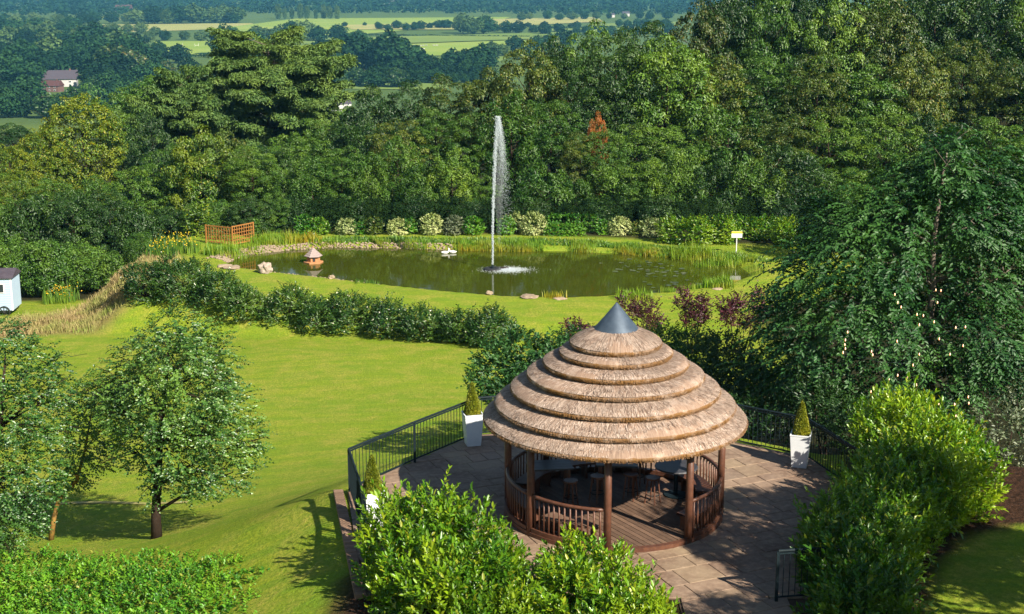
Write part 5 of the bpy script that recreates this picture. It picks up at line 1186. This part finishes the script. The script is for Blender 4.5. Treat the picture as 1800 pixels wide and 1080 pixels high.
# big shaded cherry tree with string lights
def big_tree(name, label, base, lumps, mat, L, W, dens, per, tw, bark, trunk_pts, tr, droop=.5, up=.1, fine=False, ang=.8, ins=True, branches=26, trunkname='trunk'):
    lm = np.array(lumps); g = h1(base[0], base[1]); o0 = np.array([base[0], base[1], g])
    Pn, Nn = lumps_surface(lumps, dens)
    if ins:
        P2, N2 = lumps_surface([(x, y, z, a*.6, b_*.6, c*.6) for x, y, z, a, b_, c in lumps], dens*.55); Pn = np.concatenate([Pn, P2]); Nn = np.concatenate([Nn, N2])
    Pn = Pn+rng.normal(size=Pn.shape)*tw*.3
    rad = Pn-np.array([base[0], base[1], 0])*[1, 1, 0]-[0, 0, 0]; rad[:, 2] = 0
    D = unit(unit(rad)*.55+Nn*.5+np.array([0, 0, up])+rng.normal(size=Pn.shape)*.28)
    V, F = twig_leaves(Pn-D*tw*.5, D, tw*rng.uniform(.6, 1.3, len(Pn)), per, L, W, droop=droop, fine=fine, ang=ang, No=Nn)
    t = thing(name, label, 'tree', tuple(o0))
    mobj('crown', mesh_np(name+'_crown', V-o0, F, mat), t)
    mb = MB(); tp = [Vector(p) for p in trunk_pts]; mb.tube([tuple(p-Vector(o0)) for p in tp], tr, 12)
    cen = [Vector(l[:3]) for l in lumps]
    for c in cen:
        j = max(range(len(tp)), key=lambda q: -(tp[q]-Vector((c.x, c.y, c.z-(Vector((c.x, c.y, 0))-Vector((tp[q].x, tp[q].y, 0))).length*.6))).length)
        s = tp[j]; m_ = s.lerp(c, .5)+Vector((0, 0, .1)); r_ = tr[j]*.45
        mb.tube([tuple(p-Vector(o0)) for p in (s, m_, c)], [r_, r_*.6, .015], 7)
        for q in range(3):
            e = c+Vector((random.uniform(-1, 1), random.uniform(-1, 1), random.uniform(-.3, .8)))*.9; mb.tube([tuple(p-Vector(o0)) for p in (m_.lerp(c, random.random()), e)], [r_*.4, .006], 5)
    mb.obj('trunk', bark, t, True)
    return t
CT = aty(1634, 760, 42.5); cbase = (CT.x, 42.5)
lum = [(1672, 290, 46, 60, 43.7), (1664, 262, 20, 26, 42.5), (1684, 300, 26, 30, 42.2), (1646, 315, 24, 28, 42.2), (1640, 345, 62, 60, 43.9), (1760, 320, 64, 62, 43.6), (1585, 330, 52, 50, 43.5), (1480, 385, 52, 46, 43.2), (1820, 400, 60, 80, 43.5), (1560, 395, 70, 62, 42.5), (1715, 395, 80, 70, 42.5), (1490, 440, 72, 56, 42.0), (1550, 470, 66, 60, 41.6), (1600, 500, 90, 70, 44.2), (1725, 500, 62, 60, 42.2), (1780, 470, 60, 70, 42.5), (1420, 490, 60, 56, 42.3), (1500, 530, 80, 56, 41.0), (1385, 550, 52, 52, 42.6), (1570, 575, 66, 50, 41.0), (1450, 600, 80, 54, 41.2), (1380, 620, 50, 50, 42.2), (1730, 590, 80, 60, 41.0), (1545, 640, 80, 46, 40.8), (1460, 660, 66, 40, 41.0), (1650, 670, 70, 44, 41.2), (1400, 680, 50, 40, 41.8), (1790, 650, 50, 60, 41.6)]
tpt = [(CT.x, 42.5, h1(CT.x, 42.5)-.3), tuple(aty(1636, 660, 42.5)), tuple(aty(1632, 590, 42.4)), tuple(aty(1640, 500, 42.3)), tuple(aty(1640, 430, 42.1)), tuple(aty(1652, 340, 42.3)), tuple(aty(1668, 250, 42.6))]
big_tree('cherry_tree', 'big dark broad tree at the right wound with warm string lights, pale trunk showing', cbase, [px_lump(*l) for l in lum], 'cherry', .165, .078, 17, 12, .80, 'bark_grey', tpt, [.17, .14, .125, .10, .085, .06, .02], droop=.45)
# string lights: bulbs on a wire hung through the tree
bulbs = [(1573, 518, 40.3), (1578, 532, 40.2), (1584, 540, 40.2), (1645, 510, 41.9), (1654, 511, 41.9), (1648, 532, 41.9), (1612, 553, 40.1), (1623, 555, 40.1), (1616, 571, 40.0), (1642, 566, 40.1), (1680, 576, 40.2), (1697, 575, 40.2), (1577, 600, 40.0), (1532, 618, 39.9), (1534, 624, 39.9), (1490, 584, 39.9), (1486, 598, 39.9), (1485, 606, 39.9), (1486, 613, 39.9), (1482, 620, 39.9), (1605, 642, 39.9), (1616, 623, 39.9), (1563, 667, 39.8), (1578, 660, 39.8), (1595, 665, 39.8), (1611, 677, 39.8), (1531, 689, 39.7), (1627, 697, 39.8), (1650, 710, 39.8), (1678, 711, 39.7), (1702, 698, 39.8), (1703, 709, 39.8), (1634, 733, 39.7), (1680, 731, 39.7), (1651, 596, 40.0), (1670, 623, 40.0), (1693, 608, 40.0)]
t = thing('string_lights', 'string of small warm glowing bulbs hung through the big dark tree', 'string lights', (CT.x, 42.5, 0))
bp_ = [aty(q[0], q[1], q[2]-(1.15 if q[2] < 41 else .6))-Vector((CT.x, 42.5, 0)) for q in bulbs]
bl = MB().tube([(0, 0, -.04), (0, 0, -.02), (0, 0, .015), (0, 0, .04)], [.006, .017, .014, .005], 8).mesh('bulb', 'bulb_glow', True)
for p in bp_: mobj('bulb', bl, t, loc=p)
w_ = MB()
for a, b_ in zip(bp_[:-1], bp_[1:]):
    if (a-b_).length < 2.6: w_.tube([tuple(a+Vector((0, 0, .03))), tuple(a.lerp(b_, .5)+Vector((0, 0, -.08))), tuple(b_+Vector((0, 0, .03)))], .004, 4)
w_.obj('wire', 'iron', t)

# birches on the lower lawn
def birch(label, bpx, bpy, lumps, Y, bark, tpts, tr, dens=32, mat='birch', name='birch_tree'):
    b_ = hit(bpx, bpy); return big_tree(name, label, (b_.x, b_.y), [px_lump(a, c, d, e, b_.y+f) for a, c, d, e, f in lumps], mat, .085, .062, dens, 8, .36, bark, [(b_.x, b_.y, b_.z-.15)]+[tuple(aty(q[0], q[1], b_.y)) for q in tpts], tr, droop=.30, up=.25, ang=1.0)
birch('full-crowned small-leaved tree with a dark trunk standing alone on the lower lawn', 275, 946, [(310, 575, 40, 34, 0), (275, 600, 36, 36, -.4), (355, 600, 38, 36, .2), (235, 632, 34, 34, .3), (320, 640, 50, 40, -.9), (385, 650, 34, 40, -.2), (260, 670, 42, 40, -.6), (205, 668, 28, 34, .2), (350, 700, 50, 44, -1.1), (410, 715, 36, 44, .1), (215, 725, 38, 40, -.2), (285, 735, 48, 44, -1.0), (185, 700, 26, 30, .6), (375, 765, 50, 46, -.8), (435, 775, 32, 40, .2), (300, 800, 46, 42, -.7), (235, 785, 32, 36, .2), (360, 830, 40, 40, -.4), (410, 830, 30, 34, .0), (272, 852, 18, 30, -.1), (330, 850, 30, 28, -.1), (320, 690, 80, 100, 1.0)],
      39, 'bark_dark', [(274, 900), (277, 850), (280, 780), (290, 690), (300, 590)], [.17, .13, .12, .10, .06, .02])
birch('small-leaved tree at the left edge, crown hanging low beside the leafy hedge', -18, 985, [(5, 595, 38, 34, 0), (45, 625, 34, 36, .3), (85, 640, 24, 26, .4), (-20, 660, 60, 50, 0), (60, 690, 40, 42, -.3), (105, 700, 24, 28, .2), (20, 740, 54, 46, -.7), (85, 755, 36, 44, 0), (-30, 780, 70, 80, 0), (55, 830, 52, 52, -.3), (10, 860, 60, 60, -.4), (30, 910, 46, 44, -.2), (-30, 900, 60, 60, 0), (82, 850, 26, 36, .1), (90, 690, 28, 30, .3), (5, 945, 30, 30, -.2)],
      36, 'bark_dark', [(-20, 930), (-15, 850), (0, 750), (10, 620)], [.17, .14, .12, .08, .02])
birch('slim tree with a yellow-ochre forked trunk between the two bigger small-leaved trees', 88, 950, [(165, 690, 36, 34, 0), (145, 735, 40, 42, 0), (190, 750, 36, 40, .2), (155, 790, 42, 38, 0), (130, 830, 26, 30, .1), (200, 700, 30, 36, .3)],
      39, 'bark_ochre', [(95, 910), (103, 880), (135, 845), (150, 790), (165, 700)], [.09, .07, .06, .05, .035, .01], dens=34)

# leafy hedge at the bottom left
lm = []
for i in range(11):
    for j in range(5):
        x = -13.8+i*.90+random.uniform(-.1, .1); y = 26.1+j*1.15+random.uniform(-.1, .1)
        if j == 4 and i > 8: continue
        lm.append((x, y, -1.68+random.uniform(-.08, .08)-.05*max(i-8, 0)-(.15 if j == 4 else 0), .85, .85, .95))
bush('leafy_hedge', 'broad flat-topped bright green leafy hedge along the bottom left', 'hedge', lm, 'hornbeam', .085, .05, 52, per=7, tw=.26, fine=True, up=.5, fold=.2)

# laurel hedges
def laurel(label, lumps, mat, dens=34):
    return bush('laurel_bush', label, 'laurel', lumps, mat, .14, .058, dens, per=13, tw=.50, fine=True, whorl=True, up=1.0, droop=.05, ang=1.05, fold=.12, group='laurel bushes round the terrace', stem='bark')
laurel('glossy laurel at the left corner of the terrace below the small planter', [(-2.35, 27.1, .70, .62, .8, .98), (-1.95, 26.2, .55, .7, .8, .9), (-1.55, 27.2, 1.0, .62, .7, .95), (-1.3, 25.4, .45, .75, .8, 1.0), (-1.9, 27.6, .75, .5, .5, .9), (-2.6, 28.1, .75, .42, .5, .8), (-2.1, 28.3, .65, .45, .4, .75)], 'laurel')
laurel('glossy laurel in front of the gazebo left posts', [(-.75, 27.1, .72, .52, .7, .95), (-.15, 26.7, .22, .45, .6, .85), (-.5, 25.7, .45, .7, .7, .95), (.0, 25.3, .05, .55, .7, .85), (-.4, 24.5, .15, .9, .7, .8)], 'laurel')
laurel('glossy laurel right of the gap in front of the gazebo, beside the path', [(1.15, 26.7, .22, .5, .6, .85), (1.7, 26.1, .38, .65, .65, .85), (1.1, 25.3, .3, .7, .8, .85), (2.2, 25.3, .2, .6, .7, .85), (1.9, 24.3, .1, .8, .8, .85), (2.6, 24.4, .05, .45, .7, .8)], 'laurel')
laurel('deep green laurel at the path end by the short railing', [(6.55, 27.0, .6, .6, .65, .95), (6.7, 26.0, .55, .65, .7, .95), (6.5, 24.9, .35, .65, .8, .95), (7.1, 25.2, .4, .6, .8, .95)], 'laurel_deep')
laurel('laurel with sunlit tips facing the patio, second from the path end', [(6.9, 28.2, .65, .6, .65, .95), (7.5, 27.7, .7, .7, .7, .95), (7.5, 26.8, .6, .6, .7, .95), (7.7, 28.9, .75, .6, .6, .95)], 'laurel_deep')
laurel('laurel in the middle of the right-hand hedge, half in shade', [(8.1, 29.8, .8, .7, .75, 1.0), (8.4, 28.8, .75, .7, .75, .95), (8.8, 30.8, .85, .75, .75, 1.0)], 'laurel_deep')
laurel('tall sunlit laurel at the far end of the right-hand hedge', [(9.8, 31.7, 1.05, .75, .8, 1.0), (9.5, 30.3, .85, .75, .8, .95), (10.5, 32.5, .95, .7, .8, .95), (10.5, 31.1, .8, .7, .75, .9), (9.3, 33.1, 1.1, .7, .8, 1.05), (10.0, 34.1, 1.0, .7, .7, 1.0)], 'laurel')

# trees standing just outside the frame, whose shade falls on the right of the terrace
for (x, y, s, hh, lab) in ((15.6, 20.5, .82, .95, 'tree just outside the right edge shading the grass'), (10.8, 19.0, .42, .62, 'tree outside the frame shading the lower laurels')):
    t = thing('garden_tree', lab, 'tree', (x, y, h1(x, y))); cr_, tk, W, H = ARCH['oak_b']
    mobj('trunk', tk, t, scale=(s, s, hh)); setmat(mobj('crown', cr_, t, scale=(s, s, hh)), 'mid')

# air
HZ = 0.00009
hb = MB().box((0, 8400, (22-76)/2), (30000, 17400, 22+76-.0)).mesh('haze', 'soil'); hb.materials.clear()
m = bpy.data.materials.new('haze'); m.use_nodes = True; nt = m.node_tree; nt.nodes.remove(nt.nodes['Principled BSDF'])
pv = N(nt, 'ShaderNodeVolumePrincipled'); pv.inputs['Color'].default_value = (0.16, 0.52, 0.80, 1); pv.inputs['Density'].default_value = HZ; pv.inputs['Anisotropy'].default_value = 0.0
nt.links.new(pv.outputs[0], nt.nodes['Material Output'].inputs['Volume']); hb.materials.append(m)
tag(mobj('haze', hb), 'thin blue air haze over the valley', 'haze', kind='stuff')
